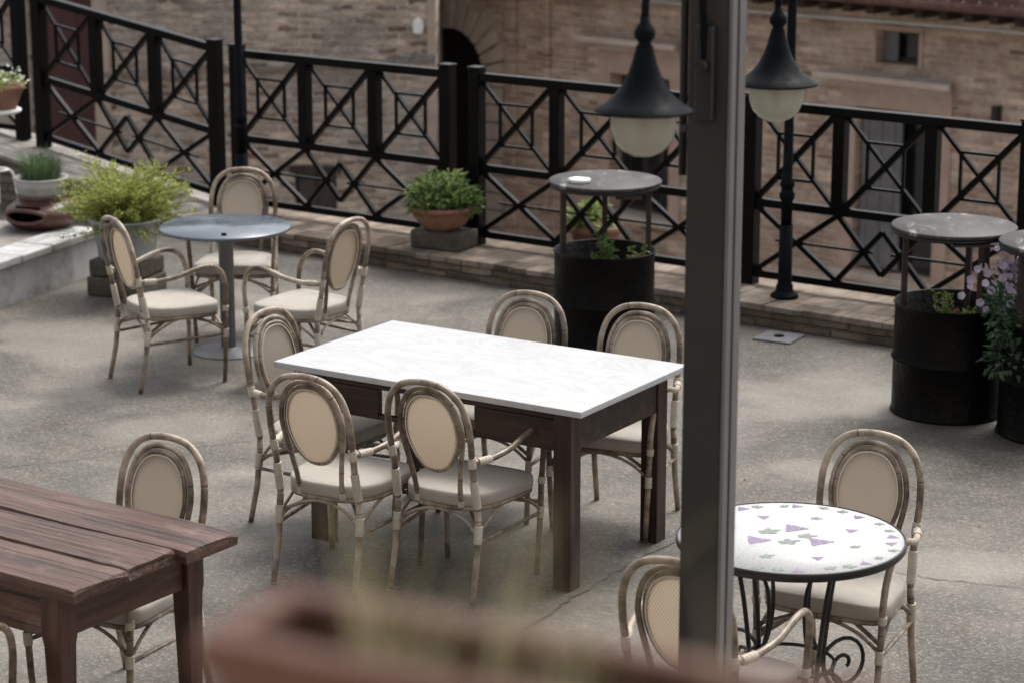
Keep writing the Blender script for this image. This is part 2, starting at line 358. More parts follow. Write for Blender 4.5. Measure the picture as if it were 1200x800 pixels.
M_DOORR = var('oxblood_door_paint', (.05,.016,.016), (.085,.03,.028), 4, .6, .2, .003, (1,1,.3))
M_CURT = var('grey_shutter_paint', (.12,.12,.125), (.19,.19,.195), 5, .7, .2, .003)
M_WINFR = plain('dark_window_wood', (.03,.024,.02), .6)
M_WGLASS = plain('dark_window_glass', (.012,.014,.017), .08, .6)
M_TILE = var('clay_roof_tile', (.085,.045,.038), (.20,.12,.10), 5, .85, .5, .01)
M_EAVEW = var('dark_eave_timber', (.025,.016,.012), (.06,.040,.030), 6, .8, .4, .006)
M_WHITEP = var('white_metal_paint', (.62,.62,.60), (.76,.76,.74), 9, .45)
M_WHITEG = plain('white_enamel', (.78,.80,.80), .3)
M_IRON = plain('black_wrought_iron', (.008,.008,.009), .38, .5)
M_STREET = var('street_paving', (.12,.105,.09), (.20,.175,.15), 2, .85, .3, .01)
M_LEAF1 = m_leaf('green_leaf', (.07,.13,.035), (.13,.21,.06), (.25,.34,.12))
M_LEAF2 = m_leaf('lime_feather_leaf', (.20,.25,.05), (.33,.38,.09), (.50,.52,.16))
M_LEAF3 = m_leaf('dark_grass_leaf', (.045,.085,.04), (.08,.135,.06), (.15,.22,.10))
M_LEAF4 = m_leaf('blue_green_leaf', (.035,.08,.045), (.07,.13,.07), (.13,.21,.11))
M_LEAFP = m_leaf('pale_green_leaf', (.16,.22,.06), (.26,.33,.10), (.40,.45,.18))
M_DRYG = m_leaf('dry_grass_blade', (.22,.21,.12), (.34,.32,.20), (.46,.43,.29))
M_PETAL = m_leaf('lilac_petal', (.50,.38,.56), (.64,.54,.70), (.78,.72,.82))
M_PETALR = m_leaf('red_petal', (.45,.03,.03), (.6,.08,.07), (.7,.2,.16))
M_PETALW = m_leaf('white_petal', (.6,.6,.5), (.75,.75,.68), (.8,.8,.75))
M_STEM = plain('plant_stem', (.07,.09,.03), .6)
M_GLOBE = m_glass_globe()
M_BULB = plain('lamp_tube', (.75,.70,.50), .4)
M_MOSW = None
def m_mosaic():
    t = NT('white_mosaic'); v = t.coord('Object'); vo = t.n('TexVoronoi', feature='DISTANCE_TO_EDGE'); t.set(vo, 'Vector', v); t.set(vo, 'Scale', 70.0)
    col = t.ramp(vo.outputs['Distance'], [(.02, (.42,.43,.425)), (.07, (.56,.565,.56))])
    return t.fin(col, .42, t.bump(vo.outputs['Distance'], .1, .002), spec=.3)
M_MOSW = m_mosaic()
M_MOSG = var('sage_mosaic', (.09,.12,.095), (.24,.28,.24), 90, .4)
M_MOSP = var('lilac_mosaic', (.13,.09,.18), (.32,.25,.39), 90, .4)
M_DRAIN = var('zinc_drain', (.10,.105,.115), (.17,.175,.19), 12, .5)

# ------------------------------------------------------------------ setting: ground, terrace, kerb
RA = -R(35.6); RO = Vector((0, 15.95, 0))            # the line of the railing: through RO, turned by RA
def rl(x, y=0, z=0):                                  # railing line coordinates -> world
    return (RO.x + x*cos(RA) - y*sin(RA), RO.y + x*sin(RA) + y*cos(RA), z)
def rx(X): return X / cos(RA)                         # world x on the line -> distance along it
m = MB(); m.v = [(-300,-300,-4.0),(300,-300,-4.0),(300,300,-4.0),(-300,300,-4.0)]; m.face([0,1,2,3]); tag(m.build('street_ground', M_STREET), kind='structure')
KF = -.455                                            # kerb front edge, behind that the rail at 0
a, b = rl(-9, KF+.02), rl(12, KF+.02)
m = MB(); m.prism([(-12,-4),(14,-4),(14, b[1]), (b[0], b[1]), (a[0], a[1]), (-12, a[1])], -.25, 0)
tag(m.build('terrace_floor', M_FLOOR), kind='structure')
m = MB(); m.box((-9, -.1, -4), (12, .18, -.01)); o = m.build('retaining_wall', M_ROUGH, loc=rl(0), rotz=RA); tag(o, 'rough brick retaining wall carrying the terrace below the black railing', 'retaining wall')
# kerb: level part, then ramp to the left
KX0 = rx(-2.08)
o = empty('brick_kerb', rl(0), RA, 'low brick kerb with pale brick top running under the black railing', 'kerb')
m = MB(); m.box((KX0, KF, 0), (12, .2, .098)); m.build('brick_face', M_KERBB, o, bevel=.008)
m = MB(); x = KX0
while x < 12:
    wd = .262 + random.uniform(-.004, .004); j = random.uniform(-.006, .006)
    m.box((x, KF-.012+j, .100), (x+wd, .02+j, .14+random.uniform(-.004, .004))); m.box((x, .026, .100), (x+wd, .2, .137)); x += wd+.003
m.build('kerb_top', M_KERBT, o, bevel=.006)
RS = .142                                            # slope of the ramp
m = MB()
def ramp(mb, y0, y1, z0, z1, xa, xb):
    n = len(mb.v); s_ = lambda x: (KX0 - x)*RS
    mb.v += [(xa,y0,z0),(xb,y0,z0),(xb,y1,z0),(xa,y1,z0),(xa,y0,z1+s_(xa)),(xb,y0,z1+s_(xb)),(xb,y1,z1+s_(xb)),(xa,y1,z1+s_(xa))]
    for q in ((0,3,2,1),(4,5,6,7),(0,1,5,4),(1,2,6,5),(2,3,7,6),(3,0,4,7)): mb.face([n+i for i in q])
o = empty('sloping_kerb', rl(0), RA, 'stone kerb rising to the left under the sloping black railing', 'kerb')
ramp(m, KF+.05, .2, -.02, .10, -9, KX0-.004); m.build('stone_face', M_KERBB, o)
m = MB(); x = KX0-.006
while x > -8.6:
    L = random.uniform(.42, .6); n = len(m.v); ramp(m, KF-.0, .21, .10+(KX0-x)*RS if 0 else .103, .14+random.uniform(-.003,.003), x-L, x)
    for q in (n, n+3): m.v[q] = (m.v[q][0], m.v[q][1], m.v[q+4][2]-.035)
    for q in (n+1, n+2): m.v[q] = (m.v[q][0], m.v[q][1], m.v[q+4][2]-.035)
    x -= L+.008
m.build('coping_stone', M_WORNDECK, o, bevel=.006)

# floor cracks, pale joint
def ribbon(pts, w, z):
    m = MB(); P = [Vector((p[0], p[1], z)) for p in pts]; Q = []
    for i in range(len(P)-1):
        for k in range(14):
            t_ = k/14; q = P[i].lerp(P[i+1], t_); Q.append(q + Vector((random.gauss(0,.006), random.gauss(0,.006), 0)))
    for i in range(len(Q)):
        d_ = (Q[min(i+1,len(Q)-1)]-Q[max(i-1,0)]).normalized(); s_ = Vector((-d_.y, d_.x, 0))*w*random.uniform(.3, 1)
        m.v += [tuple(Q[i]-s_), tuple(Q[i]+s_)]
    for i in range(len(Q)-1): m.face([2*i, 2*i+2, 2*i+3, 2*i+1])
    return m
M_CRACK = var('tar_filled_crack', (.035,.032,.03), (.09,.08,.07), 30, .8)
for pts, w_ in (([(.05,9.15),(.33,9.66),(.60,10.08),(.86,10.45)], .008), ([(1.42,9.95),(1.8,9.75),(2.2,9.62),(2.9,9.3)], .004), ([(-3.0,11.2),(-1.9,11.6),(-1.2,11.9)], .003)):
    tag(ribbon(pts, w_, .004).build('floor_crack', M_CRACK), kind='structure')
# scattered grit and fallen leaves: nobody could count it
m = MB()
for _ in range(900):
    x, y = random.uniform(-3.4, 3.6), random.uniform(8.2, 15.6)
    if y > 15.35 - .70*x: continue
    s_ = random.uniform(.002, .006) * (1.8 if random.random() < .06 else 1); a_ = random.uniform(0, pi)
    n = len(m.v); m.v += [(x+s_*cos(a_+k*pi/2)*(1 if k % 2 else .6), y+s_*sin(a_+k*pi/2)*(1 if k % 2 else .6), .001) for k in range(4)] + [(x, y, .001+s_*.8)]
    for k in range(4): m.face([n+k, n+(k+1) % 4, n+4])
tag(m.build('loose_grit', var('grit', (.12,.10,.08), (.50,.46,.40), 9, .8)), 'fine loose grit scattered over the concrete terrace', 'grit', kind='stuff')
# drain plate
o = empty('floor_drain', (1.585, 14.02, 0), R(-30), 'small square grey metal drain plate in the floor beside the kerb', 'drain')
MB().box((-.12,-.12,.001),(.12,.12,.012)).build('plate', M_DRAIN, o, bevel=.003)
MB().lathe([(.03,.013),(.032,.017),(.018,.018)], 16).build('drain_hole', M_DARK, o)

# ------------------------------------------------------------------ black railing
ZB, ZM, ZT = .215, .665, 1.275
def rail_section(xa, xb, label, slope=0.0, nb=3, group='black railing sections along the terrace edge', zoff=0.0):
    o = empty('railing', rl(xa, 0, 0), RA, label, 'railing', group)
    L = xb-xa; zz = lambda x: zoff - slope*x           # slope falls to the right
    for x in (0, L):
        m = MB().box((x-.044, -.044, .128+zz(x)), (x+.044, .044, ZT+.05+zz(x))); m.box((x-.050, -.050, ZT+.053+zz(x)), (x+.050, .050, ZT+.066+zz(x)))
        m.build('post', M_BLACKR, o, bevel=.004)
    e = .047
    def railp(z, h, w, nm): MB().bar((e, 0, z+zz(e)), (L-e, 0, z+zz(L-e)), w, h).build(nm, M_BLACKR, o, bevel=.004)
    railp(ZT, .055, .075, 'top_rail'); railp(ZM, .05, .05, 'middle_rail'); railp(ZB, .045, .05, 'bottom_rail')
    bx_ = [L*k/nb for k in range(nb+1)]
    for x in bx_[1:-1]:
        MB().box((x-.040, -.036, ZM+.028+zz(x)), (x+.040, .036, ZT-.030+zz(x))).build('baluster', M_BLACKR, o, bevel=.003)
    for k in range(nb):
        x0 = bx_[k]+.042; x1 = bx_[k+1]-.042; z0 = ZM+.024; z1 = ZT-.028; P = lambda x, z, y=0: (x, y, z+zz(x))
        m = MB(); m.bar(P(x0,z0), P(x1,z1), .036, .034); m.bar(P(x0,z1,.004), P(x1,z0,.004), .028, .022)
        ax, bx1 = x0+(x1-x0)*.27, x0+(x1-x0)*.73; az, bz = z0+(z1-z0)*.25, z0+(z1-z0)*.75
        for p, q in (((ax,az),(bx1,az)),((ax,bz),(bx1,bz))): m.bar(P(*p, -.002), P(*q, -.002), .020, .016)
        for x in (ax, bx1): m.bar(P(x,az,-.001), P(x,bz,-.001), .020, .016, (1,0,0))
        m.build('crossed_bars', M_BLACKR, o)
    # lower lattice running over the whole section
    z0, z1 = ZB+.022, ZM-.024; zc = (z0+z1)/2; c = L/2; m = MB(); P = lambda x, z, y=0: (x, y, z+zz(x)); b1, b2 = bx_[1], bx_[-2]
    if nb == 3:
        m.bar(P(e,z1), P(b1,z0), .032, .030); m.bar(P(e,z0,.004), P(b1,z1,.004), .032, .030)
        m.bar(P(L-e,z1), P(b2,z0), .032, .030); m.bar(P(L-e,z0,.004), P(b2,z1,.004), .032, .030)
        dz = (z1-z0)*.17
        m.bar(P(b1,z1), P(c,z0+dz), .032, .030); m.bar(P(b1,z0,.004), P(c,z1-dz,.004), .032, .030)
        m.bar(P(b2,z1), P(c,z0+dz), .032, .030); m.bar(P(b2,z0,.004), P(c,z1-dz,.004), .032, .030)
        dl = (c-b1)*.33
        m.bar(P(b1*.30,zc,-.004), P(c-dl*.6,zc,-.004), .018, .014); m.bar(P(L-b1*.30,zc,-.004), P(c+dl*.6,zc,-.004), .018, .014)
    m.build('lattice', M_BLACKR, o)
    return o
rail_section(rx(-1.965), rx(-.434), 'level black railing section between the left lamp post and the bowl of green plants')
rail_section(rx(-.235), rx(1.345), 'level black railing section behind the barrel table with an ashtray')
rail_section(rx(1.488), rx(2.975), 'level black railing section behind the street lamp at the right')
rail_section(rx(3.10), rx(4.6), 'level black railing section cut off at the right edge')
LS = rx(-2.14)-rx(-3.60)
rail_section(rx(-3.60), rx(-2.14), 'sloping black railing section descending behind the feathery plants', slope=RS, zoff=RS*LS-.0+.02)
rail_section(rx(-5.25), rx(-3.78), 'short visible black railing section at the far left edge', zoff=RS*LS+.06)

# ------------------------------------------------------------------ background buildings
def wall_holes(x0, x1, z0, z1, holes, depth=.25):
    xs = sorted({x0, x1, *[h[0] for h in holes], *[h[1] for h in holes]}); zs = sorted({z0, z1, *[h[2] for h in holes], *[h[3] for h in holes]})
    m = MB()
    inh = lambda x, z: any(h[0] < x < h[1] and h[2] < z < h[3] for h in holes)
    for i in range(len(xs)-1):
        for k in range(len(zs)-1):
            a, b, c, d = xs[i], xs[i+1], zs[k], zs[k+1]
            if inh((a+b)/2, (c+d)/2): continue
            n = len(m.v); m.v += [(a,0,c),(b,0,c),(b,0,d),(a,0,d)]; m.face([n,n+1,n+2,n+3])
    for (a, b, c, d) in [h[:4] for h in holes]:
        n = len(m.v); m.v += [(a,0,c),(b,0,c),(b,0,d),(a,0,d),(a,depth,c),(b,depth,c),(b,depth,d),(a,depth,d)]
        for q in ((0,4,5,1),(1,5,6,2),(2,6,7,3),(3,7,4,0)): m.face([n+i for i in q])
    n = len(m.v); m.v += [(x0,0,z0),(x1,0,z0),(x1,0,z1),(x0,0,z1),(x0,5,z0),(x1,5,z0),(x1,5,z1),(x0,5,z1)]
    for q in ((1,5,6,2),(2,6,7,3),(3,7,4,0),(5,4,7,6)): m.face([n+i for i in q])
    return m
# facade on the right
FA = -R(43); FO = (2.85, 27, 0)
fb = empty('brick_building', FO, FA, 'long warm brick building below the terrace with stone lintels, shuttered windows and tiled eaves', 'building')
AX, AR = -4.92, .56; AZ = -.60                          # arch centre, radius, springing height
holes = [(-2.29,-1.39,-2.0,-.36), (1.22,2.25,-2.2,-.40), (1.44,1.98,.09,.44), (AX-AR,AX+AR,-4,AZ+AR)]
m = wall_holes(-9, 9, -4.2, .80, holes, .28)
# arch spandrels
for sgn in (-1, 1):
    n0 = len(m.v); m.v.append((AX+sgn*AR, 0, AZ+AR)); pr = []
    for k in range(13):
        a = pi/2*k/12; pr.append(len(m.v)); m.v.append((AX+sgn*AR*cos(a), 0, AZ+AR*sin(a)))
    for k in range(12): m.face([n0, pr[k], pr[k+1]] if sgn < 0 else [n0, pr[k+1], pr[k]])
m.build('wall', M_FACADE, fb)
m = MB().box((AX-AR-.02,.27,-4.1),(AX+AR+.02,.31,AZ+AR+.02)); dr = m.build('arched_door', var('dark_arch_door', (.006,.004,.004), (.02,.009,.008), 3, .8), fb)
# voussoirs and rusticated jambs
m = MB()
for k in range(13):
    a0, a1 = pi*k/13+.018, pi*(k+1)/13-.018; big = .62 if k == 6 else (.44 if k % 2 else .38)
    r0, r1 = AR+.004, AR+big; pts = [(AX+r0*cos(a0),AZ+r0*sin(a0)),(AX+r1*cos(a0),AZ+r1*sin(a0)),(AX+r1*cos(a1),AZ+r1*sin(a1)),(AX+r0*cos(a1),AZ+r0*sin(a1))]
    n = len(m.v); m.v += [(p[0],-.05-(.03 if k == 6 else 0),p[1]) for p in pts]+[(p[0],.02,p[1]) for p in pts]
    for q in ((0,1,2,3),(0,4,5,1),(1,5,6,2),(2,6,7,3),(3,7,4,0)): m.face([n+i for i in q])
z = -4.0
k = 0
while z < AZ-.05:
    for sgn in (-1, 1):
        a_, b_ = AX+sgn*(AR+.004), AX+sgn*(AR+(.42 if k % 2 else .34)); m.box((min(a_,b_), -.05, z), (max(a_,b_), -.002, z+.20))
    z += .22; k += 1
m.build('arch_surround', M_STONE, fb, bevel=.012)
for xa, xb in ((-3.97,-3.80), (-3.33,-3.24)):
    MB().box((xa,-.07,-4),(xb,-.003,.62)).build('pilaster', M_FACADE, fb, bevel=.01)
def lintel(xa, xb, z0, z1, name='lintel'):
    m = MB(); prof = [(0.003,z0),(-.04,z0),(-.05,z0+(z1-z0)*.35),(-.20,z0+(z1-z0)*.52),(-.21,z0+(z1-z0)*.58),(-.28,z0+(z1-z0)*.6),(-.28,z1-.01),(0.003,z1)]
    n = len(m.v)
    for x_, sg in ((xa, 1), (xb, -1)):
        for (y, z_) in prof: m.v.append((x_ + sg*(.28+y)*.5, y, z_))
    K = len(prof)
    for i in range(K): j = (i+1) % K; m.face([n+i, n+j, n+K+j, n+K+i])
    m.face([n+i for i in range(K)]); m.face([n+K+i for i in reversed(range(K))])
    return m.build(name, M_STONE, fb)
lintel(.80, 2.55, -.20, -.02); lintel(-2.62, -1.12, -.10, .09)
for (a_, b_, z0_, z1_) in ((1.02, 2.43, -.2, -.40), (-2.48, -1.22, -.102, -.36)):
    MB().box((a_, -.03, z1_), (b_, -.002, z0_-.003)).build('plaster_panel', M_PINK, fb)
for (a_, b_, z0_, z1_) in ((1.02,1.215,-2.3,-.402),(2.255,2.43,-2.3,-.402),(-2.48,-2.295,-2.1,-.362),(-1.385,-1.22,-2.1,-.362)):
    MB().box((a_, -.028, z0_), (b_, -.002, z1_)).build('window_jamb', M_PINK, fb)
for (a_, b_, z_) in ((.95,2.5,-2.30),(-2.5,-1.2,-2.10)): MB().box((a_,-.14,z_-.0),(b_,.0-.004,z_+.095)).build('sill', M_STONE, fb, bevel=.01)
MB().box((1.40,-.02,.07),(1.44-.004,-.002,.46)).box((1.984,-.02,.07),(2.03,-.002,.46)).box((1.40,-.02,.444),(2.03,-.002,.5)).build('attic_window_surround', M_PINK, fb)
# windows
def window(xa, xb, z0, z1, shutter):
    f = MB(); t_ = .05
    for A, B in (((xa,.18,z0),(xa+t_,.24,z1)),((xb-t_,.18,z0),(xb,.24,z1)),((xa+t_,.18,z1-t_),(xb-t_,.24,z1)),((xa+t_,.18,z0),(xb-t_,.24,z0+t_))): f.box(A, B)
    fr = f.build('window', M_WINFR, fb)
    MB().box((xa+t_,.21,z0+t_),(xb-t_,.22,z1-t_)).build('pane', M_WGLASS, fr)
    if shutter:
        s = MB(); w_ = (xb-xa)*.5
        n = 6
        for k in range(n): s.box((xa+.03+k*w_/n, .06+.008*(k % 2), z0+.03), (xa+.03+(k+.93)*w_/n, .09+.008*(k % 2), z1-.03))
        s.build('shutter', M_CURT, fr)
window(1.225, 2.245, -2.19, -.405, True); window(-2.285, -1.395, -1.99, -.365, False); window(1.445, 1.975, .095, .435, False)
MB().box((1.455,.12,.10),(1.63,.15,.43)).build('attic_shutter', M_CURT, fb)
# eaves: soffit board, brackets, gutter, roof
MB().box((-9,-.50,.805),(9,.0,.83)).build('soffit', M_EAVEW, fb)
x = -8.9
while x < 9:
    if -6 < x < 6: MB().box((x,-.46,.66),(x+.10,-.003,.80)).build('eave_bracket', M_EAVEW, fb)
    x += .30
MB().tube([(-9,-.56,.83),(9,-.56,.83)], .065, 10).build('gutter', M_TILE, fb)
m = MB(); x = -9
while x < 9:
    m.tube([(x,-.60,.87),(x,3,1.95)], .085, 8); x += .19
n = len(m.v); m.v += [(-9,-.5,.84),(9,-.5,.84),(9,3,1.9),(-9,3,1.9)]; m.face([n,n+1,n+2,n+3]); m.build('tiled_roof', M_TILE, fb)
m = MB().tube([(-8,-.30,.60)]+[(x_,-.30,.57-.02*cos(x_)) for x_ in range(-7, 8)]+[(8,-.30,.58)], .022, 6)
o = m.build('power_cable', var('pale_cable', (.45,.43,.41), (.60,.58,.55), 3, .6), loc=FO, rotz=FA); tag(o, 'pale cable strung under the eaves of the brick building', 'cable')
m = MB().box((2.95,-.10,-.48),(3.02,-.003,-.22)); o = m.build('wall_bracket', M_IRON, loc=FO, rotz=FA); tag(o, 'small dark iron bracket on the brick wall at the right edge', 'bracket')

# rough brick building on the left
WO = (-.877, 28.0, 0)
wb = empty('rough_brick_building', WO, R(0), 'old rubble and brick building with dark red door behind the left railing', 'building')
hol = [(-4.68,-3.95,-4,1.6), (-1.66,-1.17,-1.98,-1.46)]
wall_holes(-9.5, 0, -4.2, 1.9, hol, .22).build('wall', M_ROUGH, wb)
m = MB(); dx = (-4.66, -3.97)
for k in range(4): m.box((dx[0]+k*.1725, .12+.006*(k % 2), -3.9), (dx[0]+k*.1725+.168, .16, 1.58))
m.build('door', M_DOORR, wb)
MB().box((-3.945,-.05,-4),(-3.76,-.003,1.75)).box((-4.86,-.05,-4),(-4.685,-.003,1.75)).build('door_jamb', M_CREAM, wb, bevel=.01)
wd = MB().box((-1.66,.14,-1.98),(-1.62,.18,-1.46)).box((-1.21,.14,-1.98),(-1.17,.18,-1.46)).box((-1.435,.14,-1.98),(-1.395,.18,-1.46)).build('window', M_WINFR, wb)
MB().box((-1.66,.165,-1.98),(-1.17,.175,-1.46)).build('pane', M_WGLASS, wd)
MB().box((-1.72,-.04,-1.455),(-1.11,-.003,-1.37)).build('lintel', M_EAVEW, wb, bevel=.01)
m = MB()                                              # projecting broken course and patches of stone
x = -3.9
rnd = random.Random(3)
while x < -.05:
    L = rnd.uniform(.1, .3); zc_ = -.33+.045*(x+3.4)+rnd.uniform(-.02,.02); m.box((x, -.045-rnd.random()*.03, zc_), (x+L, -.002, zc_+rnd.uniform(.05,.10))); x += L+rnd.uniform(.005,.06)
m.build('stone_course', var('grey_rubble', (.14,.13,.115), (.27,.25,.22), 6, .9, .6, .01), wb, bevel=.01)
MB().box((-.10,-.03,-4),(-.003,-.002,1.88)).build('corner_strip', M_CREAM, wb)
MB().box((-9.55,-.12,1.903),(.06,5.06,2.02)).build('coping', M_STONE, wb)
o = empty('wall_light', (-1.06-.02, 27.98, .25), 0, 'small white oval wall light on the rough brick wall', 'wall light')
m = MB(); m.lathe([(.001,-.1),(.035,-.09),(.062,-.05),(.07,0),(.062,.05),(.035,.09),(.001,.1)], 20, cap=False); m.build('diffuser', M_WHITEG, o)
MB().box((-.05,.02-.1,-.07),(.05,.018,.07)).build('wall_plate', M_WHITEG, o)

# ------------------------------------------------------------------ white platform at the left
def quadprism(poly, z0, z1): return MB().prism(poly, z0, z1)
pf = empty('painted_platform', (-3.2, 14.78, 0), 0, 'raised whitewashed masonry platform at the left carrying potted plants', 'platform')
U = Vector((.385, .923, 0)).normalized(); Nn = Vector((-U.y, U.x, 0))
def pu(a, b): q = U*a + Nn*b; return (q.x, q.y)
quadprism([pu(-3,0), pu(1.15,0), pu(1.15,2.6), pu(-3,2.6)], 0, .245).build('side_wall', M_PAINTW, pf)
m = MB(); a_ = -3
while a_ < 1.1:
    L = random.uniform(.30, .42); L = min(L, 1.17-a_)
    m.prism([pu(a_,-.03), pu(a_+L-.008,-.03), pu(a_+L-.008,.24), pu(a_,.24)], .247, .30+random.uniform(-.003,.003)); a_ += L
m.build('edge_stone', M_PAINTW, pf, bevel=.01)
quadprism([pu(-3,.245), pu(1.17,.245), pu(1.17,2.6), pu(-3,2.6)], .247, .292).build('platform_top', M_WORNDECK, pf)

# ------------------------------------------------------------------ plants
def leaf(m, p, d_, L, W, up=Vector((0,0,1)), bend=.25):
    d_ = d_.normalized(); s_ = d_.cross(up)
    if s_.length < .01: s_ = Vector((1,0,0))
    s_.normalize(); nn = s_.cross(d_); n = len(m.v)
    m.v += [tuple(p), tuple(p+d_*L*.45+s_*W/2+nn*L*.05), tuple(p+d_*L-nn*L*bend), tuple(p+d_*L*.45-s_*W/2+nn*L*.05)]
    m.face([n,n+1,n+2,n+3], smooth=False)
def rv(): 
    while True:
        v = Vector((random.uniform(-1,1),random.uniform(-1,1),random.uniform(-1,1)))
        if 0.05 < v.length < 1: return v
def bushy(n, rx_, ry_, rz_, c, L, W, clumps=9):
    m = MB(); cs = []
    for _ in range(clumps): q = rv().normalized(); q.z = abs(q.z)*.9; cs.append(Vector((c[0]+q.x*rx_*.72, c[1]+q.y*ry_*.72, c[2]+q.z*rz_*.75)))
    for i in range(n):
        cc = random.choice(cs); v = rv(); rr = .42*min(rx_, rz_*1.2)
        p = cc + Vector((v.x*rr, v.y*rr, v.z*rr*.8)); d_ = (v.normalized()+Vector((0,0,.35))+rv()*.5)
        s_ = random.uniform(.6, 1.25); leaf(m, p, d_, L*s_, W*s_, bend=random.uniform(0,.5))
    return m
def bowl(r, h, rb, t_=.012, lip=.012):
    return [(rb*.2,0),(rb,0),(rb+(r-rb)*.45,h*.22),(r*.93,h*.62),(r,h-.03),(r+lip,h-.028),(r+lip,h),(r-t_,h),(r-t_,h-.035),(r*.90-t_,h*.62),(rb*.5,h*.4)]
# bowl of green plants on a stone block on the kerb
tag(MB().box((-.19,-.13,.142),(.19,.13,.262)).build('stone_block', M_DSTONE, loc=(-.455,16.02,0), rotz=RA+R(6), bevel=.012), 'rough stone block on the kerb carrying the bowl of green plants', 'stone block')
o = empty('potted_plant', (-.465, 16.0, .264), 0, 'wide terracotta bowl of bushy light green leaves on the stone block', 'potted plant')
MB().lathe(bowl(.215,.165,.10), 36, cap=False).build('pot', M_TAN, o)
MB().lathe([(.001,.14),(.19,.135)], 24, cap=False).build('soil', M_SOIL, o)
f = bushy(1500, .24, .24, .23, (0,0,.16), .045, .026, 22); f.build('foliage', M_LEAF1, o)
bushy(420, .22, .22, .23, (0,0,.18), .042, .026, 14).build('young_leaf_foliage', M_LEAFP, o)
m = MB()
for k in range(16):
    a_ = random.uniform(0,2*pi); m.tube([(cos(a_)*.05,sin(a_)*.05,.13),(cos(a_)*.11,sin(a_)*.11,.28)], .004, 5)
m.build('stem', M_STEM, o)
# terracotta trough behind barrel table
o = empty('potted_plant', (.555, 16.0-.12, .142), 0, 'terracotta pot of pale green leaves on the kerb seen under the ashtray table', 'potted plant')
MB().lathe([(.02,0),(.13,0),(.165,.13),(.185,.135),(.185,.18),(.168,.18),(.15,.12),(.05,.1)], 32, cap=False).build('pot', M_TAN, o)
MB().lathe([(.001,.155),(.163,.15)], 20, cap=False).build('soil', M_SOIL, o)
bushy(700, .17, .15, .13, (-.03,0,.19), .045, .03, 12).build('foliage', M_LEAFP, o)
# dead-leafy climbing plant under it (kerb weeds)
# zinc tub with feathery plant, on stone blocks
bl = empty('stacked_stone_blocks', (-2.47, 15.24, 0), R(-20), 'two dark square stone blocks stacked under the zinc tub', 'stone blocks')
MB().box((-.20,-.17,0),(.20,.17,.125)).build('lower_block', M_DSTONE, bl, bevel=.015)
MB().box((-.185,-.16,.128),(.19,.165,.235)).build('upper_block', M_DSTONE, bl, bevel=.015)
o = empty('feathery_potted_plant', (-2.46, 15.22, .238), 0, 'galvanised tub of feathery lime green plants on stacked stone blocks', 'potted plant')
MB().lathe([(.02,0),(.175,0),(.18,.02),(.222,.24),(.235,.245),(.235,.26),(.215,.26),(.17,.03),(.05,.02)], 36, cap=False).build('tub', M_GALV, o)
MB().lathe([(.001,.225),(.213,.22)], 24, cap=False).build('soil', M_SOIL, o)
m = MB(); ms = MB()
for k in range(190):
    a_ = random.uniform(0, 2*pi); r_ = random.uniform(0, .17); out = random.uniform(.06, .38); hh = random.uniform(.06, .35) * (1.15 if random.random() < .3 else 1)
    p0 = Vector((cos(a_)*r_, sin(a_)*r_, .22)); dr_ = Vector((cos(a_), sin(a_), 0)); pts = []
    if random.random() < .05: hh = -.02; out = .34
    for i in range(7):
        t_ = i/6; pts.append(p0 + dr_*out*t_**1.3 + Vector((0,0,hh*(1-(1-t_)**1.7)*1.0)) + Vector((random.gauss(0,.005),random.gauss(0,.005),0)))
    ms.tube(pts, .0025, 4, cap=False)
    for i in range(1, 7):
        for q in range(15):
            p = pts[i].lerp(pts[i-1], random.random())+rv()*.03; leaf(m, p, rv()+Vector((0,0,.6))+dr_*.4, random.uniform(.016,.040), random.uniform(.006,.014), bend=.1)
m.build('foliage', M_LEAF2, o); ms.build('stem', M_STEM, o)
# clay burner with grey bowl of grass
cb = empty('clay_burner', (-3.13, 15.93, .302), R(-20), 'low reddish brown clay burner with an oval opening on the white platform', 'clay pot')
n_ = 40; prof = [(.13,0),(.19,.008),(.235,.045),(.248,.085),(.235,.125),(.19,.16),(.155,.172),(.148,.185),(.165,.198),(.165,.215),(.145,.215),(.135,.18),(.18,.145),(.215,.12),(.226,.085),(.215,.05),(.17,.025),(.10,.02)]
m = MB()
for (r_, z_) in prof:
    for k in range(n_): a_ = 2*pi*k/n_; m.v.append((r_*cos(a_), r_*sin(a_), z_))
for i in range(len(prof)-1):
    for k in range(n_):
        ac = 2*pi*(k+.5)/n_; da = (ac-1.5*pi+pi) % (2*pi)-pi; zc_ = (prof[i][1]+prof[i+1][1])/2
        if (i in (2,3,4) or i in (13,14,12)) and (da/.62)**2 + ((zc_-.10)/.062)**2 < 1: continue
        k2 = (k+1) % n_; m.face([i*n_+k, i*n_+k2, (i+1)*n_+k2, (i+1)*n_+k], smooth=True)
b_ = m.build('burner_body', M_TAND, cb)
rim = [Vector((.247*cos(1.5*pi+.62*cos(a)), .247*sin(1.5*pi+.62*cos(a)), .098+.045*sin(a))) for a in [2*pi*k/24 for k in range(24)]]
MB().tube(rim, .015, 8, closed=True).build('opening_rim', M_TAND, cb)
o = empty('bowl_of_grass', (-3.13, 15.93, .50), 0, 'grey glazed bowl of fine dark grass resting on the clay burner', 'potted plant')
MB().lathe([(.02,0),(.13,0),(.15,.02),(.162,.07),(.172,.075),(.158,.082),(.175,.118),(.182,.122),(.182,.132),(.165,.132),(.145,.06),(.05,.05)], 36, cap=False).build('bowl', M_GREYB, o)
MB().lathe([(.001,.105),(.163,.10)], 20, cap=False).build('soil', M_SOIL, o)
m = MB()
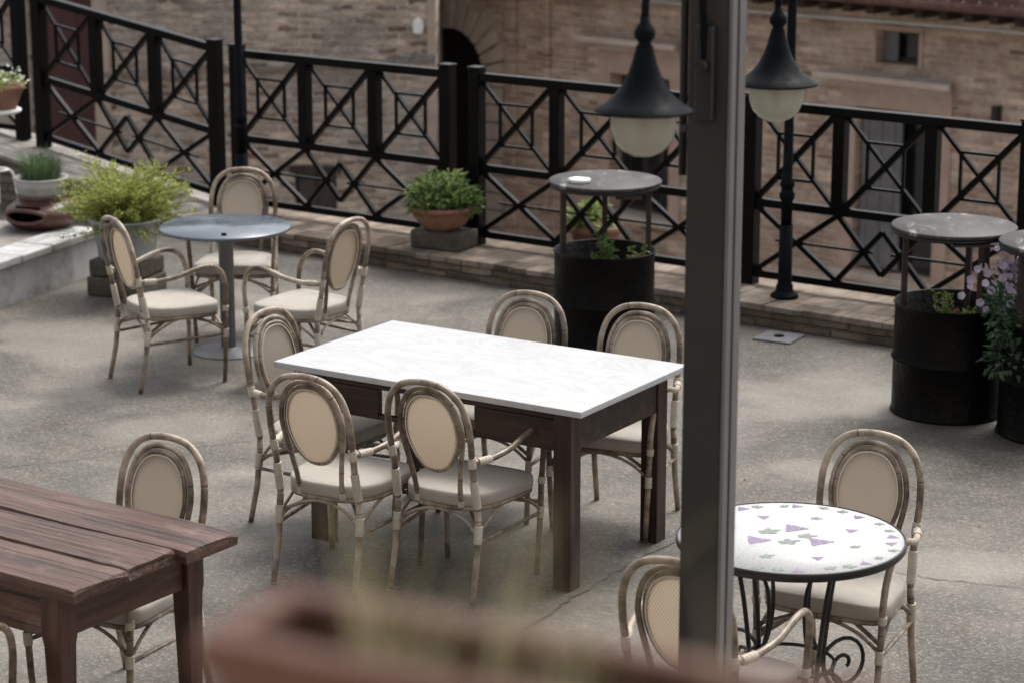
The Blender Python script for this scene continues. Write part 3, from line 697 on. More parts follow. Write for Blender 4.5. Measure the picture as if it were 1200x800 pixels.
for k in range(520):
    a_ = random.uniform(0,2*pi); r_ = math.sqrt(random.random())*.14; p = Vector((cos(a_)*r_, sin(a_)*r_, .105)); lean = Vector((cos(a_),sin(a_),0))*random.uniform(.0,.6)+rv()*.25
    L = random.uniform(.11,.25); n = len(m.v); w_ = .0026; s_ = Vector((-sin(a_), cos(a_), 0))*w_
    q = p+(Vector((0,0,1))+lean*.5)*L*.55; e_ = q+(Vector((0,0,.7))+lean*1.3)*L*.5
    m.v += [tuple(p-s_),tuple(p+s_),tuple(q+s_),tuple(q-s_),tuple(e_)]; m.face([n,n+1,n+2,n+3]); m.face([n+3,n+2,n+4])
m.build('grass_tuft', M_LEAF3, o)
# white metal plant stand with flower pot
st = empty('white_plant_stand', (-3.56, 16.6, .30), 0, 'white metal round plant stand on the platform at the left edge', 'plant stand')
MB().lathe([(.02,.66),(.175,.66),(.188,.668),(.188,.682),(.175,.688),(.01,.688)], 36).build('top', M_WHITEP, st)
MB().tube([(0,0,.22),(0,0,.66)], .011, 8).build('pole', M_WHITEP, st)
MB().tube([Vector((.075*cos(2*pi*k/20),.075*sin(2*pi*k/20),.262)) for k in range(20)], .008, 6, closed=True).build('ring', M_WHITEP, st)
for k in range(4):
    a_ = R(10+90*k); cx, sy = cos(a_), sin(a_)
    MB().tube(catmull([(0.008*cx,0.008*sy,.235),(.05*cx,.05*sy,.27),(.105*cx,.105*sy,.235),(.125*cx,.125*sy,.12),(.14*cx,.14*sy,.0)], 5), .0085, 8).build('leg', M_WHITEP, st)
o = empty('flower_pot', (-3.50, 16.6, .99), 0, 'terracotta pot of small white flowers on the white plant stand', 'potted plant')
MB().lathe([(.02,0),(.095,0),(.145,.13),(.158,.132),(.158,.165),(.142,.165),(.12,.08),(.03,.05)], 32, cap=False).build('pot', M_TAN, o)
MB().lathe([(.001,.145),(.14,.14)], 20, cap=False).build('soil', M_SOIL, o)
bushy(420, .17, .17, .085, (0,0,.15), .034, .02, 12).build('foliage', M_LEAFP, o)
bushy(60, .2, .17, .11, (.02,0,.17), .028, .026, 14).build('petals', M_PETALW, o)

# ------------------------------------------------------------------ street lamps on the kerb
def street_lamp(loc, label):
    o = empty('street_lamp', loc, RA, label, 'street lamp', 'slim dark street lamps standing on the kerb')
    MB().lathe([(.085,0),(.088,.012),(.078,.022),(.06,.035),(.052,.05),(.052,.075),(.045,.085),(.043,.10),(.041,.45)], 24).build('base', M_LAMPB, o)
    MB().lathe([(.034,.452),(.036,.60),(.046,.615),(.048,.64),(.038,.655),(.036,.68),(.045,.69),(.044,.71),(.030,.73),(.027,2.0),(.024,2.02)], 20).build('pole', M_LAMPB, o)
    MB().lathe([(.024,2.022),(.045,2.04),(.05,2.07),(.03,2.10),(.02,2.14),(.02,2.3)], 20).build('collar', M_LAMPB, o)
    for s_ in (-1, 1):
        ar = MB().tube(catmull([(0,0,2.2),(s_*.12,0,2.34),(s_*.30,0,2.40),(s_*.42,0,2.34),(s_*.45,0,2.24)], 5), .012, 8).build('lamp_arm', M_LAMPB, o)
        MB().lathe([(.02,2.24),(.03,2.2),(.05,2.14),(.13,2.06),(.13,2.05),(.04,2.06)], 28, (s_*.45,0,0), cap=False).build('lamp_shade', M_LAMPB, ar)
        MB().lathe([(.085,2.052),(.09,2.02),(.08,1.96),(.05,1.92),(.001,1.905)], 28, (s_*.45,0,0), cap=False).build('lamp_globe', M_GLOBE, ar)
    return o
street_lamp((1.665, 14.50, .14), 'slim dark street lamp post on the kerb at the right of the near post')
x_, y_, _ = rl(rx(-1.835), -.16); street_lamp((x_, y_, .14), 'slim dark street lamp post on the kerb behind the blue table')

# ------------------------------------------------------------------ barrels with bar tops
def barrel_table(loc, rz, label, label2):
    b = empty('steel_barrel', (loc[0], loc[1], 0), rz, label, 'barrel', 'black steel drum planters with round bar tops')
    r = .292
    MB().lathe([(.02,.0),(r-.02,.004),(r+.002,.0),(r+.006,.008),(r+.002,.018),(r-.002,.024),(r-.002,.275),(r+.002,.284),(r+.009,.295),(r+.002,.306),(r-.002,.315),(r-.002,.572),(r+.001,.582),(r+.006,.588),(r+.001,.594),(r-.006,.591),(r-.007,.02),(.02,.02)], 64, cap=False).build('drum', M_DRUM, b)
    MB().lathe([(.001,.47),(r-.009,.462)], 32, cap=False).build('soil', M_SOIL, b)
    t = b
    MB().lathe([(.01,.978),(.318,.978),(.325,.983),(.325,.996),(.321,1.0),(.01,1.0)], 64).build('table_top', M_BARTOP, t)
    MB().lathe([(.20,.958),(.315,.958),(.315,.976),(.20,.976)], 48, cap=False).build('top_rim', M_IRON, t)
    return b
def bleg(b, a, w=.030, r=.252, rot=0):
    c_ = Vector((cos(a)*r, sin(a)*r, 0)); d_ = Vector((cos(a+rot), sin(a+rot), 0))
    MB().bar(c_+Vector((0,0,.30)), c_+Vector((0,0,.957)), w, w, d_).build('leg', M_RUSTY, b)
b1 = barrel_table((.535, 13.76), R(0), 'black steel drum with round worn top holding an ashtray, behind the marble table', '')
for a in (196, -8, 88): bleg(b1, R(a))
b2 = barrel_table((2.30, 12.42), R(0), 'whole black steel drum with round worn top and tiny red flowers at the right', '')
for a, w_ in ((184, .028), (-62, .042), (60, .030)): bleg(b2, R(a), w_)
b3 = barrel_table((2.78, 12.0), R(0), 'black steel drum with round top cut off by the right edge beside lilac petunias', '')
for a in (205, -10, 80): bleg(b3, R(a))
MB().box((-.06,-.32,.945),(.22,-.30,.956)).build('bracket', M_IRON, b2)
MB().box((.05,-.26,.93),(.20,-.23,.956)).build('bracket', M_RUSTY, b1)
def barrel_plant(loc, label, stems, col, petals=None, hmin=.08, hmax=.22, spread=.16, npet=30, name='barrel_plant'):
    o = empty(name, loc, 0, label, 'plant'); m = MB(); s = MB()
    for _ in range(stems):
        a_ = random.uniform(0,2*pi); r_ = random.random()*spread; p = Vector((cos(a_)*r_,sin(a_)*r_,0)); h_ = random.uniform(hmin,hmax); e_ = p+Vector((random.gauss(0,.03),random.gauss(0,.03),h_))
        s.tube([p, p.lerp(e_,.5)+rv()*.01, e_], .003, 4)
        for k in range(int(10+h_*110)):
            t_ = random.random(); q = p.lerp(e_, .25+.75*t_)+rv()*.012; leaf(m, q, rv()+Vector((0,0,.3)), random.uniform(.022,.045), random.uniform(.012,.022), bend=.3)
    m.build('foliage', col, o); s.build('stem', M_STEM, o)
    if petals:
        m = MB()
        for _ in range(npet): 
            c_ = Vector((random.gauss(0,spread*.5),random.gauss(0,spread*.5),hmax*random.uniform(.5,.9)))
            for k in range(8): leaf(m, c_+rv()*.004, rv()+Vector((0,0,.5)), .016, .014)
        m.build('petals', petals, o)
    return o
barrel_plant((.51, 13.66, .466), 'leafy green shoots with pale tips growing in the drum under the ashtray table', 9, M_LEAF1, None, .12, .26, .07)
barrel_plant((.70, 13.68, .466), 'small pale green shoots at the right inside the ashtray table drum', 6, M_LEAFP, None, .08, .16, .05)
barrel_plant((2.335, 12.24, .466), 'low green plant with tiny red flowers inside the right drum', 9, M_LEAFP, M_PETALR, .07, .125, .10, 12)
barrel_plant((2.25, 12.36, .466), 'single upright pale green sprig inside the right drum', 4, M_LEAFP, None, .14, .20, .02)
# petunias spilling from the third drum
o = empty('petunia_plant', (2.66, 12.08, .466), 0, 'trailing petunia with lilac trumpet flowers spilling from the drum at right edge', 'flowering plant')
m = MB()
for _ in range(900):
    v = rv(); c_ = random.choice([(-.10,-.16,.10,.15),(-.14,-.10,.20,.13),(-.16,-.22,-.02,.12),(0,-.02,.25,.17),(.12,-.2,.12,.15),(-.12,.05,.22,.14)])
    p = Vector(c_[:3])+v*c_[3]; leaf(m, p, v+Vector((0,0,.3)), random.uniform(.03,.055), random.uniform(.02,.035), bend=.4)
m.build('foliage', M_LEAF4, o); ms = MB()
for k in range(12): a_ = random.uniform(0,2*pi); ms.tube([(0,0,0),(.1*cos(a_),.1*sin(a_),.15),(.18*cos(a_),.18*sin(a_),.22)], .004, 5)
ms.build('stem', M_STEM, o)
flp = []
for k in range(135):
    c_ = Vector((random.gauss(-.08,.10), random.uniform(-.12,.22), random.gauss(.31,.075))); d_ = Vector((random.uniform(-.5,.4), -1, random.uniform(.0,.7))).normalized()
    flp.append((c_, d_))
m = MB(); mc = MB()
for c_, d_ in flp:
    s_ = d_.cross(Vector((0,0,1))).normalized(); u_ = s_.cross(d_); r_ = random.uniform(.016,.024); n = len(m.v); m.v.append(tuple(c_-d_*.012))
    for k in range(15): a_ = 2*pi*k/15; rr = r_*(1-.13*(k % 3 == 0)); m.v.append(tuple(c_+(s_*cos(a_)+u_*sin(a_))*rr))
    for k in range(15): m.face([n, n+1+k, n+1+(k+1) % 15])
m.build('petals', M_PETAL, o)
tag(MB().lathe([(.01,0),(.058,0),(.062,.006),(.062,.022),(.052,.024),(.046,.012),(.01,.010)], 32).build('ashtray', M_WHITEG, loc=(.385, 13.66, 1.001)), 'small round white ashtray on the left of the bar top', 'ashtray')

# ------------------------------------------------------------------ rattan armchair
def yb(z): return -.205 - .19*(z-.42)
def make_chair():
    c = empty('rattan_armchair', (0,0,0), 0, 'x', 'armchair', 'rattan bistro armchairs on the terrace')
    # seat: puffed rounded trapezoid
    n = 48; out = []
    for k in range(n):
        a = 2*pi*k/n; e = 5.5 if sin(a) > 0 else 3.0; ca, sa = cos(a), sin(a)
        x = math.copysign(abs(ca)**(2/e), ca); y = math.copysign(abs(sa)**(2/e), sa); x *= .228 + .022*y; out.append((x, y*.218+.005))
    m = MB(); rings = [(.90,.400),(.985,.402),(1.0,.408),(1.0,.440),(.988,.449),(.955,.453),(.8,.457),(.5,.460),(.2,.461)]
    for (s_, z_) in rings:
        for (x, y) in out: m.v.append((x*s_, y*s_, z_ + (.004*(y/.2)**2 if z_ > .44 else 0)))
    for i in range(len(rings)-1):
        for k in range(n): k2 = (k+1) % n; m.face([i*n+k, i*n+k2, (i+1)*n+k2, (i+1)*n+k], smooth=True)
    m.face([k for k in reversed(range(n))]); m.face([(len(rings)-1)*n+k for k in range(n)], smooth=True)
    m.build('seat', M_SEAT, c)
    MB().tube([(x*.95, y*.95, .391) for (x, y) in out], .0115, 8, closed=True).build('seat_rail', M_RATTAN, c)
    # back hoop from seat height
    hp = []
    for (x, z) in ((-.192,.40),(-.189,.50),(-.191,.60),(-.195,.70),(-.189,.79),(-.160,.870),(-.098,.922),(0,.938)): hp.append((x, yb(z)-.012, z))
    hp = hp + [(-x, y, z) for (x, y, z) in reversed(hp[:-1])]
    bh = MB().tube(catmull(hp, 6), .0138, 10).build('back_hoop', M_RATTAN, c)
    # inner hoop down to the seat
    ip = []
    for (x, z) in ((-.104,.40),(-.108,.48),(-.122,.57),(-.139,.655)): ip.append((x, yb(z)+.006, z))
    for k in range(9):
        a = pi - (pi/2)*k/8; x, z = .1265*math.copysign(abs(cos(a))**.82, cos(a)),   .716+.172*sin(a)**.95; q = Vector((cos(a)*1.15, 0, sin(a))).normalized()*.0205
        ip.append((x+q.x, yb(z+q.z)+.006, z+q.z))
    ip[-1] = (0, ip[-1][1], ip[-1][2]); ip = ip + [(-x, y, z) for (x, y, z) in reversed(ip[:-1])]
    MB().tube(catmull(ip, 4), .0112, 8).build('inner_hoop', M_RATTAN, c)
    # oval ring, piping, panel
    def oval(k, s=1.0):
        a = 2*pi*k/40; sa, ca = sin(a), cos(a); z = .716 + .172*s*math.copysign(abs(sa)**.95, sa); wx = .1265*s*(1-.17*max(0, -sa)**1.3)*math.copysign(abs(ca)**.82, ca); return wx, z
    MB().tube([(oval(k)[0], yb(oval(k)[1])+.014, oval(k)[1]) for k in range(40)], .0098, 8, closed=True).build('oval_frame', M_RATTAN, c)
    for dy, mt, nm in ((.0195, M_PIPE, 'front_piping'), (-.0005, M_PIPE, 'rear_piping')):
        MB().tube([(oval(k,.935)[0], yb(oval(k,.935)[1])+dy, oval(k,.935)[1]) for k in range(40)], .0028, 6, closed=True).build(nm, mt, c)
    for dy, mt, nm, fl in ((.0095, M_PANEL, 'woven_panel', 1),):
        m = MB(); m.v.append((0, yb(.70)+dy+.006*fl, .70))
        for s_ in (.5, .95):
            for k in range(40): x, z = oval(k, s_); m.v.append((x, yb(z)+dy+(.006*fl if s_ < .6 else 0), z))
        for k in range(40): k2 = (k+1) % 40; m.face([0, 1+k2, 1+k], smooth=True); m.face([1+k, 1+k2, 41+k2, 41+k], smooth=True)
        m.build(nm, mt, c)
    # arms
    def bind(parent, p, q, r, name='binding'):
        p, q = Vector(p), Vector(q); L = (q-p).length; N = max(3, int(L/.0035)); m = MB()
        m.tube([p.lerp(q, i/N) for i in range(N+1)], [r+(.0009 if i % 2 else 0) for i in range(N+1)], 8)
        for f in range(len(m.uv)): m.uv[f] = [(v_, u_) for (u_, v_) in m.uv[f]]
        m.build(name, M_BIND, parent)
    for s_ in (-1, 1):
        y0 = yb(.625)-.012; P = [(s_*.193,y0+.012,.612),(s_*.222,y0+.08,.612),(s_*.252,-.06,.630),(s_*.262,.06,.664),(s_*.263,.145,.668),(s_*.258,.205,.630),(s_*.250,.232,.56),(s_*.243,.236,.48),(s_*.240,.232,.41)]
        ar = MB().tube(catmull(P, 6), .0132, 10).build('armrest', M_RATTAN, c)
        bind(ar, (s_*.204,y0+.030,.612), (s_*.226,y0+.090,.6135), .0168)
        bind(bh, (s_*.191,yb(.590)-.012,.590), (s_*.1925,yb(.635)-.012,.635), .0172)
        bind(bh, (s_*.192,yb(.41)-.012,.41), (s_*.1888,yb(.53)-.012,.53), .0178)
        bind(ar, (s_*.240,.232,.405), (s_*.242,.235,.435), .0168)
        # front leg
        lg = MB().tube([(s_*.240,.232,.409),(s_*.236,.234,.30),(s_*.229,.232,.15),(s_*.222,.226,.0)], [.0132,.0132,.0128,.0122], 10).build('leg', M_RATTAN, c)
        bind(lg, (s_*.2362,.234,.305), (s_*.234,.2335,.255), .0165)
        # rear leg
        rg = MB().tube([(s_*.192,yb(.40)-.012,.399),(s_*.197,-.214,.32),(s_*.197,-.232,.18),(s_*.200,-.272,.0)], [.0145,.0145,.014,.0125], 10).build('leg', M_RATTAN, c)
        bind(rg, (s_*.1972,-.2135,.335), (s_*.197,-.222,.26), .0182)
        # side stretcher and side brace
        MB().tube([(s_*.198,-.222,.262),(s_*.234,.232,.275)], .0085, 8).build('stretcher', M_RATTAN, c)
        MB().tube(catmull([(s_*.199,-.215,.29),(s_*.20,-.16,.33),(s_*.205,-.06,.378),(s_*.21,.01,.385),(s_*.215,.08,.378),(s_*.228,.17,.335),(s_*.234,.222,.295)], 4), .0072, 7).build('brace', M_RATTAN, c)
        bind(c, (s_*.104,yb(.40)+.006,.398), (s_*.1045,yb(.42)+.006,.425), .0145, 'hoop_binding')
    MB().tube(catmull([(-.19,-.218,.29),(-.13,-.21,.345),(-.04,-.205,.375),(.04,-.205,.375),(.13,-.21,.345),(.19,-.218,.29)], 4), .0072, 7).build('brace', M_RATTAN, c)
    MB().tube(catmull([(-.23,.228,.295),(-.15,.222,.35),(-.05,.215,.380),(.05,.215,.380),(.15,.222,.35),(.23,.228,.295)], 4), .0072, 7).build('brace', M_RATTAN, c)
    for s_ in (-1, 1): MB().tube(catmull([(s_*-.197,-.216,.315),(0,.01,.355 + .008*s_),(s_*.234,.228,.325)], 5), .0085, 8).build('cross_stretcher', M_RATTAN, c)
    return c
chairs = [
 (-.70, 9.84, 62, 'left one of the two rattan armchairs on the near side of the marble table'),
 (-.20, 9.74, 60, 'rattan armchair seen from behind beside the near corner leg of the marble table'),
 (-.85, 10.56, -33, 'rattan armchair at the left end of the marble table, partly behind another chair'),
 (-.045, 10.80, -114, 'left one of the two rattan armchairs on the far side of the marble table'),
 (.475, 10.54, -113, 'right one of the two rattan armchairs on the far side of the marble table'),
 (-1.90, 13.08, 33, 'rattan armchair at the left of the blue round table facing right'),
 (-1.13, 13.04, 148, 'rattan armchair at the right of the blue round table, facing left'),
 (-1.63, 14.15, -92, 'rattan armchair behind the blue round table facing the viewer'),
 (-1.44, 8.41, -120, 'rattan armchair behind the rustic reddish plank table'),
 (-1.97, 7.42, 60, 'rattan armchair of which only one arm shows at the bottom left corner'),
 (1.21, 8.45, -118, 'rattan armchair behind the round mosaic table, fully visible backrest'),
 (.66, 7.55, 61, 'rattan armchair in front of the mosaic table, half hidden by the near post'),
]
proto = make_chair()
for i, (x, y, a, lab) in enumerate(chairs):
    o = proto if i == 0 else copy_tree(proto)
    o.location = (x, y, 0); o.rotation_euler = (0, 0, R(a-90)); o['label'] = lab

# ------------------------------------------------------------------ marble table
TA = math.atan2(-.532, .846)
t = empty('marble_table', (-.141, 10.32, 0), TA, 'rectangular table with white marble top on dark walnut frame with an open drawer slot', 'table')
TL, TW = 1.57, .915; hx, hy = TL/2, TW/2
m = MB().box((-hx,-hy,.772),(hx,hy,.800)); m.build('marble_top', M_MARBLE, t, bevel=.004)
lx0, lx1 = -hx+.20, hx-.115; ly = hy-.085
for x_ in (lx0, lx1):
    for y_ in (-ly, ly): MB().box((x_-.042, y_-.042, 0), (x_+.042, y_+.042, .768)).build('leg', M_WALLEG, t, bevel=.003)
a0, a1 = lx0+.044, lx1-.044; yf0, yf1 = -ly-.034, -ly+.0
g0, g1 = a0+.28, a0+.775
m = MB(); m.box((a0,yf0,.735),(a1,yf1,.768)); m.box((a0,yf0,.60),(g0,yf1,.733)); m.box((g1,yf0,.60),(a1,yf1,.733)); m.box((g0+.002,yf0+.002,.60),(g1-.002,yf1-.002,.622)); m.build('front_apron', M_WALNUT, t, bevel=.002)
MB().box((a0-.16,-ly-.04,.757),(a1+.05,-ly-.036,.770)).build('edge_moulding', M_WALNUT, t)
MB().box((a0,ly,.735),(a1,ly+.034,.768)).box((a0,ly,.60),(a0+.22,ly+.034,.733)).box((a1-.25,ly,.60),(a1,ly+.034,.733)).build('rear_apron', M_WALNUT, t, bevel=.002)
for x_, nm in ((lx0-.034,'left_apron'),(lx1+.0,'right_apron')): MB().box((x_,-ly+.044,.60),(x_+.034,ly-.044,.768)).build(nm, M_WALNUT, t, bevel=.002)

# ------------------------------------------------------------------ blue round table
t = empty('blue_round_table', (-1.645, 13.70, 0), 0, 'round blue grey metal table on a single grey column among three rattan chairs', 'table')
MB().lathe([(.01,.722),(.372,.722),(.378,.727),(.378,.736),(.374,.741),(.01,.742)], 64).build('table_top', M_BLUET, t)
MB().lathe([(.043,.012),(.043,.70),(.085,.705),(.085,.720)], 28).build('column', M_STEEL, t)
MB().lathe([(.01,0),(.205,0),(.208,.004),(.20,.010),(.07,.016),(.05,.03),(.044,.032)], 40).build('base_plate', M_STEEL, t)
tag(MB().box((-.014,-.010,0),(.014,.010,.012)).build('small_clip', M_DARK, loc=(-1.62,13.42,.743), rotz=.3, bevel=.003), 'tiny dark clip lying near the edge of the blue table', 'clip')

# ------------------------------------------------------------------ rustic plank table (bottom left)
ra = math.radians(-34.5); t = empty('rustic_plank_table', (-.955, 8.035, 0), ra, 'old reddish brown plank table with gaps between thick worn boards', 'table')
WY = [(0, -.262), (-.268, -.50), (-.508, -.765)]; rnd = random.Random(5)
ends = [.0, -.045, -.03]
for k, (ya, yb_) in enumerate(WY):
    m = MB(); N = 44; L = 1.75; K = 9
    for i in range(N+1):
        x = ends[k] - L*i/N + (0); wob = .003*sin(i*.35+k*2)+rnd.gauss(0,.0012); wob2 = .004*sin(i*.28+k)+rnd.gauss(0,.0012)
        cup = .003*sin(i*.2+k*1.3)
        A = ya+wob; B = yb_+wob2; cr = .006 if i == 0 else 0
        ring = [(A,.738),(A+.002,.765),(A-.006,.781+cup),((A*3+B)/4,.784+cup*.5),((A+B)/2,.783),((A+3*B)/4,.784-cup*.5),(B+.006,.781-cup),(B-.002,.763),(B,.738)]
        for q, (y, z) in enumerate(ring):
            jx = (rnd.uniform(-.008,.006) if i == 0 else 0); m.v.append((x+jx - cr*(q in (2,6)), y, z-(.003 if i == 0 and z > .77 else 0)))
    for i in range(N):
        for q in range(K):
            q2 = (q+1) % K; m.face([i*K+q, (i+1)*K+q, (i+1)*K+q2, i*K+q2], smooth=False)
    m.face([q for q in range(K)]); m.face([N*K+q for q in reversed(range(K))])
    m.build('plank', M_PLANK, t)
def tleg(x, y):
    m = MB(); n = len(m.v)
    for (z, h) in ((0,.026),(.55,.038),(.58,.042),(.735,.042)): m.v += [(x-h,y-h,z),(x+h,y-h,z),(x+h,y+h,z),(x-h,y+h,z)]
    for i in range(3):
        for k in range(4): k2 = (k+1) % 4; m.face([n+i*4+k, n+i*4+k2, n+(i+1)*4+k2, n+(i+1)*4+k])
    m.face([n+3,n+2,n+1,n]); m.face([n+12,n+13,n+14,n+15]); m.build('leg', M_RLEG, t, bevel=.004)
for x_ in (-.17, -1.6):
    for y_ in (-.075, -.70): tleg(x_, y_)
MB().box((-.185,-.656,.575),(-.150,-.119,.735)).build('end_apron', M_APRON, t, bevel=.003)
MB().box((-1.62,-.656,.575),(-1.585,-.119,.735)).build('end_apron', M_APRON, t, bevel=.003)
MB().box((-1.556,-.725,.575),(-.214,-.695,.735)).build('side_apron', M_PLANK, t, bevel=.003)
MB().box((-1.556,-.08,.575),(-.214,-.05,.735)).build('side_apron', M_PLANK, t, bevel=.003)

# ------------------------------------------------------------------ mosaic table
t = empty('mosaic_table', (.975, 8.09, 0), 0, 'round white mosaic table with lilac grape and leaf motifs on scrolled black iron base', 'table')
MB().lathe([(.01,.728),(.393,.728),(.393,.745),(.01,.7452)], 72).build('mosaic_top', M_MOSW, t)
MB().lathe([(.385,.722),(.399,.722),(.402,.725),(.402,.744),(.399,.748),(.3945,.748),(.3945,.716)], 72, cap=False).build('rim', M_IRON, t)
def motif(m, x, y, s, rot, kind):
    zt = .7462+random.random()*.0002
    if kind == 'grape':                              # a tapering bunch of small round grapes
        g = s*.27; ca, sa = cos(rot), sin(rot)
        for row in range(5):
            for q in range(5-row):
                gx = (row-1.8)*g*1.65 + random.uniform(-.15,.15)*g; gy = (q-(4-row)/2)*g*1.75 + random.uniform(-.15,.15)*g
                X_, Y_ = x+gx*ca-gy*sa, y+gx*sa+gy*ca; b = len(m.v)
                for k in range(7): m.v.append((X_+g*cos(2*pi*k/7), Y_+g*sin(2*pi*k/7), zt))
                m.face([b+k for k in range(7)])
        return
    n = 30; b = len(m.v); m.v.append((x, y, zt))
    for k in range(n):
        a = 2*pi*k/n
        if kind == 'leaf': r = s*(.66+.72*abs(cos(2.5*a))**1.3*(.75+.35*cos(a))) * random.uniform(.9,1.1)
        else: r = s*(.85+.35*cos(a)+.15*abs(math.sin(4*a)))*random.uniform(.8,1.18)
        px, py = r*cos(a)*1.15, r*sin(a)*.85; m.v.append((x+px*cos(rot)-py*sin(rot), y+px*sin(rot)+py*cos(rot), zt))
    for k in range(n): m.face([b, b+1+k, b+1+(k+1) % n])
g_, p_ = MB(), MB()
random.seed(12)
for k in range(28):
    a = 2*pi*k/28+random.uniform(-.05,.05); r_ = .355+random.uniform(-.010,.010); motif(p_ if k % 3 == 0 else g_, r_*cos(a), r_*sin(a), random.uniform(.014,.019), random.uniform(-.6,.6), 'grape' if k % 3 == 0 else 'leaf')
for k in range(8):
    a = 2*pi*k/8+.3; motif(p_ if k % 2 == 0 else g_, .235*cos(a), .235*sin(a), random.uniform(.016,.021), random.uniform(-.5,.5), 'grape' if k % 2 == 0 else 'leaf')
for (x_, y_, s_, kd) in ((-.075,.06,.032,'leaf'),(-.02,-.055,.032,'leaf'),(.05,.01,.028,'leaf'),(.03,.095,.036,'grape'),(-.115,-.035,.036,'grape'),(.10,-.055,.037,'grape')):
    if kd == 'leaf': motif(g_, x_, y_, s_, random.uniform(-.5,.5), 'leaf')
    else: motif(p_, x_, y_, s_, random.uniform(-.3,.3), 'grape')
g_.build('leaf_pattern', M_MOSG, t); p_.build('grape_pattern', M_MOSP, t)
random.seed(21)
for k in range(4):
    a = R(-58+90*k); D = Vector((cos(a), sin(a), 0)); Z = Vector((0,0,1))
    rod = [D*.235+Z*.71, D*.20+Z*.55, D*.172+Z*.36, D*.165+Z*.27, D*.172+Z*.20, D*.21+Z*.14, D*.26+Z*.07, D*.31+Z*.004]
    MB().tube(catmull(rod, 5), .0085, 8).build('leg', M_IRON, t)
    sp = []
    for i in range(30):
        q = i/29; ang = -pi*.95+q*pi*3.1; rr = .105*(1-q)**.9+.012; sp.append(D*(.262+rr*cos(ang)*-1*-1)+Z*(.215+rr*sin(ang)*-1))
    MB().tube(sp, .0075, 8).build('scroll', M_IRON, t)
    MB().tube(catmull([D*.33+Z*.707, D*.30+Z*.690, D*.24+Z*.70, D*.16+Z*.67, D*.10+Z*.58, D*.09+Z*.45, D*.12+Z*.33, D*.165+Z*.27], 5), .0075, 8).build('curved_brace', M_IRON, t)
MB().tube([Vector((.166*cos(2*pi*k/32), .166*sin(2*pi*k/32), .285)) for k in range(32)], .0065, 6, closed=True).build('lower_ring', M_IRON, t)
MB().tube([Vector((.33*cos(2*pi*k/40), .33*sin(2*pi*k/40), .718)) for k in range(40)], .007, 6, closed=True).build('upper_ring', M_IRON, t)

# ------------------------------------------------------------------ near post with two lanterns
PX, PY, PA = .553, 6.52, -R(25)
p = empty('steel_post', (PX, PY, 0), PA, 'tall dark brown steel post with a grey channel edge in the right foreground', 'post')
MB().box((-.066,-.05,0),(.045,.06,3.6)).build('post_body', M_POST, p, bevel=.003)
m = MB(); m.box((.047,-.050,0),(.058,-.010,3.6)); m.box((.047,.008,0),(.058,.060,3.6)); m.build('channel', M_POSTS, p, bevel=.002)
MB().box((.0455,-.0095,0),(.053,.0075,3.6)).build('channel_groove', M_DARK, p)
def lantern(post_pt, tip, label, s=1.0, zs=2.455):
    """bracket on the post at post_pt; lamp hangs at tip (x, y)"""
    o = empty('wall_lantern', (tip[0], tip[1], zs), 0, label, 'lantern', 'black bell shaded lanterns on the post')
    sh = MB().lathe([(.022,.168),(.025,.155),(.033,.125),(.043,.096),(.057,.068),(.078,.040),(.103,.018),(.127,.004),(.130,-.002),(.122,-.002),(.09,.018),(.050,.060),(.025,.12)], 48, cap=False).build('lamp_shade', M_LAMPB, o)
    for v in sh.data.vertices: v.co.x *= s; v.co.y *= s; v.co.z *= s
    m = MB(); pr_ = [(.083,-.002),(.0835,-.03),(.081,-.055),(.070,-.083),(.052,-.102),(.028,-.114),(.001,-.118)]
    m.lathe([(r_*s, z_*s) for r_, z_ in pr_], 40, cap=False); g = m.build('lamp_globe', M_GLOBE, o); sd = g.modifiers.new('s', 'SOLIDIFY'); sd.thickness = .003
    MB().lathe([(.013*s,.0),(.013*s,-.07*s),(.008*s,-.078*s)], 12).build('bulb', M_BULB, o)
    MB().lathe([(q[0]*s, q[1]*s) for q in [(.0225,.167),(.017,.174),(.018,.182),(.027,.190),(.028,.207),(.022,.218),(.014,.228),(.0125,.245)]], 24).build('collar', M_LAMPB, o)
    L = Vector((post_pt[0]-tip[0], post_pt[1]-tip[1], 0)); h = .245*s
    P = [Vector((0,0,h)), Vector((0,0,h+.06))+L*.02, Vector((0,0,h+.17))+L*.10, Vector((0,0,h+.25))+L*.32, Vector((0,0,h+.24))+L*.62, Vector((0,0,h+.10))+L*.88, Vector((0,0,.10))+L*.985]
    MB().tube(catmull(P, 6), .0105, 10).build('gooseneck_arm', M_LAMPB, o)
    D = L.normalized(); sd_ = Vector((-D.y, D.x, 0))
    c_ = L + Vector((0,0,.06)); m = MB(); m.bar(c_+Vector((0,0,-.13)), c_+Vector((0,0,.13)), .058, .022, D); m.build('wall_plate', M_IRON, o, bevel=.008)
    MB().tube([c_+Vector((0,0,.02))-D*.03, c_+Vector((0,0,.02))+D*.02], .016, 10).build('boss', M_IRON, o)
    return o
fx, fy = -sin(PA)*-1, 0
def pw(lx, ly): return (PX+lx*cos(PA)-ly*sin(PA), PY+lx*sin(PA)+ly*cos(PA))
lantern(pw(-.012,-.064), (.338, 6.20), 'black bell shaded lantern at the left of the near post', .985, 2.525)
lantern(pw(.01,.074), (.795, 7.28), 'black bell shaded lantern at the right of the near post, further away', .955, 2.445)
q = pw(-.085, -.03)
tag(MB().tube([(q[0], q[1], 2.30),(q[0], q[1], 3.55)], .011, 8).box((q[0]-.01,q[1]-.012,2.42),(q[0]+.03,q[1]+.012,2.44)).build('conduit', M_IRON), 'thin black conduit running up the left side of the near post', 'conduit')

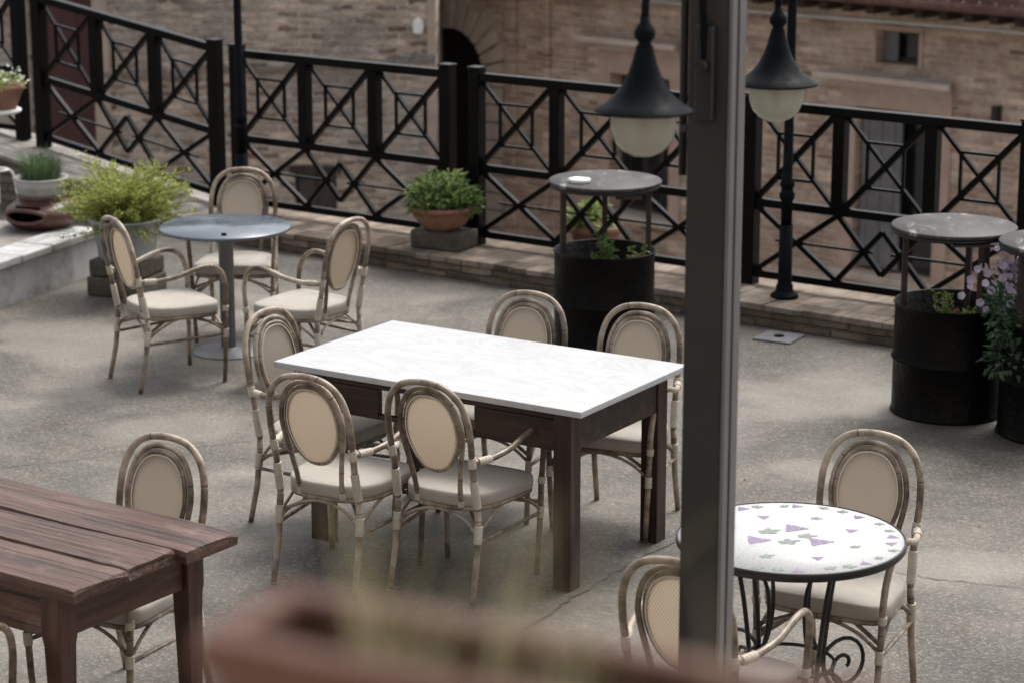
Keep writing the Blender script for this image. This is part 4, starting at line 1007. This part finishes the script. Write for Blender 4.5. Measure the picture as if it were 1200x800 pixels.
# ------------------------------------------------------------------ foreground planter on the parapet we look over
tag(MB().box((-7, .85, 0), (7, 1.45, 2.752)).build('parapet_wall', M_STONE, bevel=.01), 'plastered parapet wall below the viewer carrying the terracotta trough', 'wall')  # carries the trough; widened out of view to block low sky light
tag(MB().box((-7, .2, 2.0), (7, .845, 2.2)).box((-7, -3.2, 2.0), (7, .2, 2.2)).box((-7, -3.5, 0), (7, -3.2, 7.5)).build('added_house_wall', M_STONE), 'unseen plastered house wall behind the balcony of the viewer, added to block sky light', 'wall')  # unseen wall added to hold back sky light and deepen shade under the tables
pa = -R(27); o = empty('terracotta_trough', (-.122, 1.28, 2.754), pa, 'long terracotta trough of sparse grass, very close and out of focus', 'planter')
m = MB(); Lp, Wp, H, T = .70, .080, .215, .008
m.box((0,-Wp,0),(Lp,-Wp+T,H)); m.box((0,-T,0),(Lp,0,H)); m.box((0,-Wp+T,0),(T,-T,H)); m.box((Lp-T,-Wp+T,0),(Lp,-T,H)); m.box((T,-Wp+T,0),(Lp-T,-T,.012)); m.build('trough_wall', M_TANF, o)
m = MB(); e = .008
m.box((-e,-Wp-e,H+.001),(Lp+e,-Wp+T+.002,H+.024)); m.box((-e,-T-.002,H+.001),(Lp+e,e,H+.024)); m.box((-e,-Wp+T+.002,H+.001),(T+.002,-T-.002,H+.024)); m.box((Lp-T,-Wp+T+.002,H+.001),(Lp+e,-T-.002,H+.024)); m.build('rim', M_TANF, o, bevel=.004)
MB().box((T+.001,-Wp+T+.001,.02),(Lp-T-.001,-T-.001,H-.03)).build('soil', M_SOIL, o)
m = MB(); random.seed(4)
for k in range(46):
    x = random.choice((.088,.10,.135,.18,.195))+random.gauss(0,.012) if k % 5 else random.uniform(.03,.7); y = random.uniform(-.065,-.015); p0 = Vector((x,y,H-.03)); ln = Vector((random.gauss(.1,.5), random.gauss(0,.4), 0)); L = random.uniform(.05,.15); w_ = random.uniform(.0012,.003)
    pr_ = None; n = len(m.v); sd_ = Vector((1, .2, 0))*w_
    for i in range(6):
        t_ = i/5; q_ = p0+Vector((0,0,L*t_))+ln*L*.5*t_*t_; ww = 1-t_*.9; m.v += [tuple(q_-sd_*ww), tuple(q_+sd_*ww)]
    for i in range(5): m.face([n+2*i, n+2*i+1, n+2*i+3, n+2*i+2])
tag(m.build('grass', M_DRYG, o), kind='stuff')
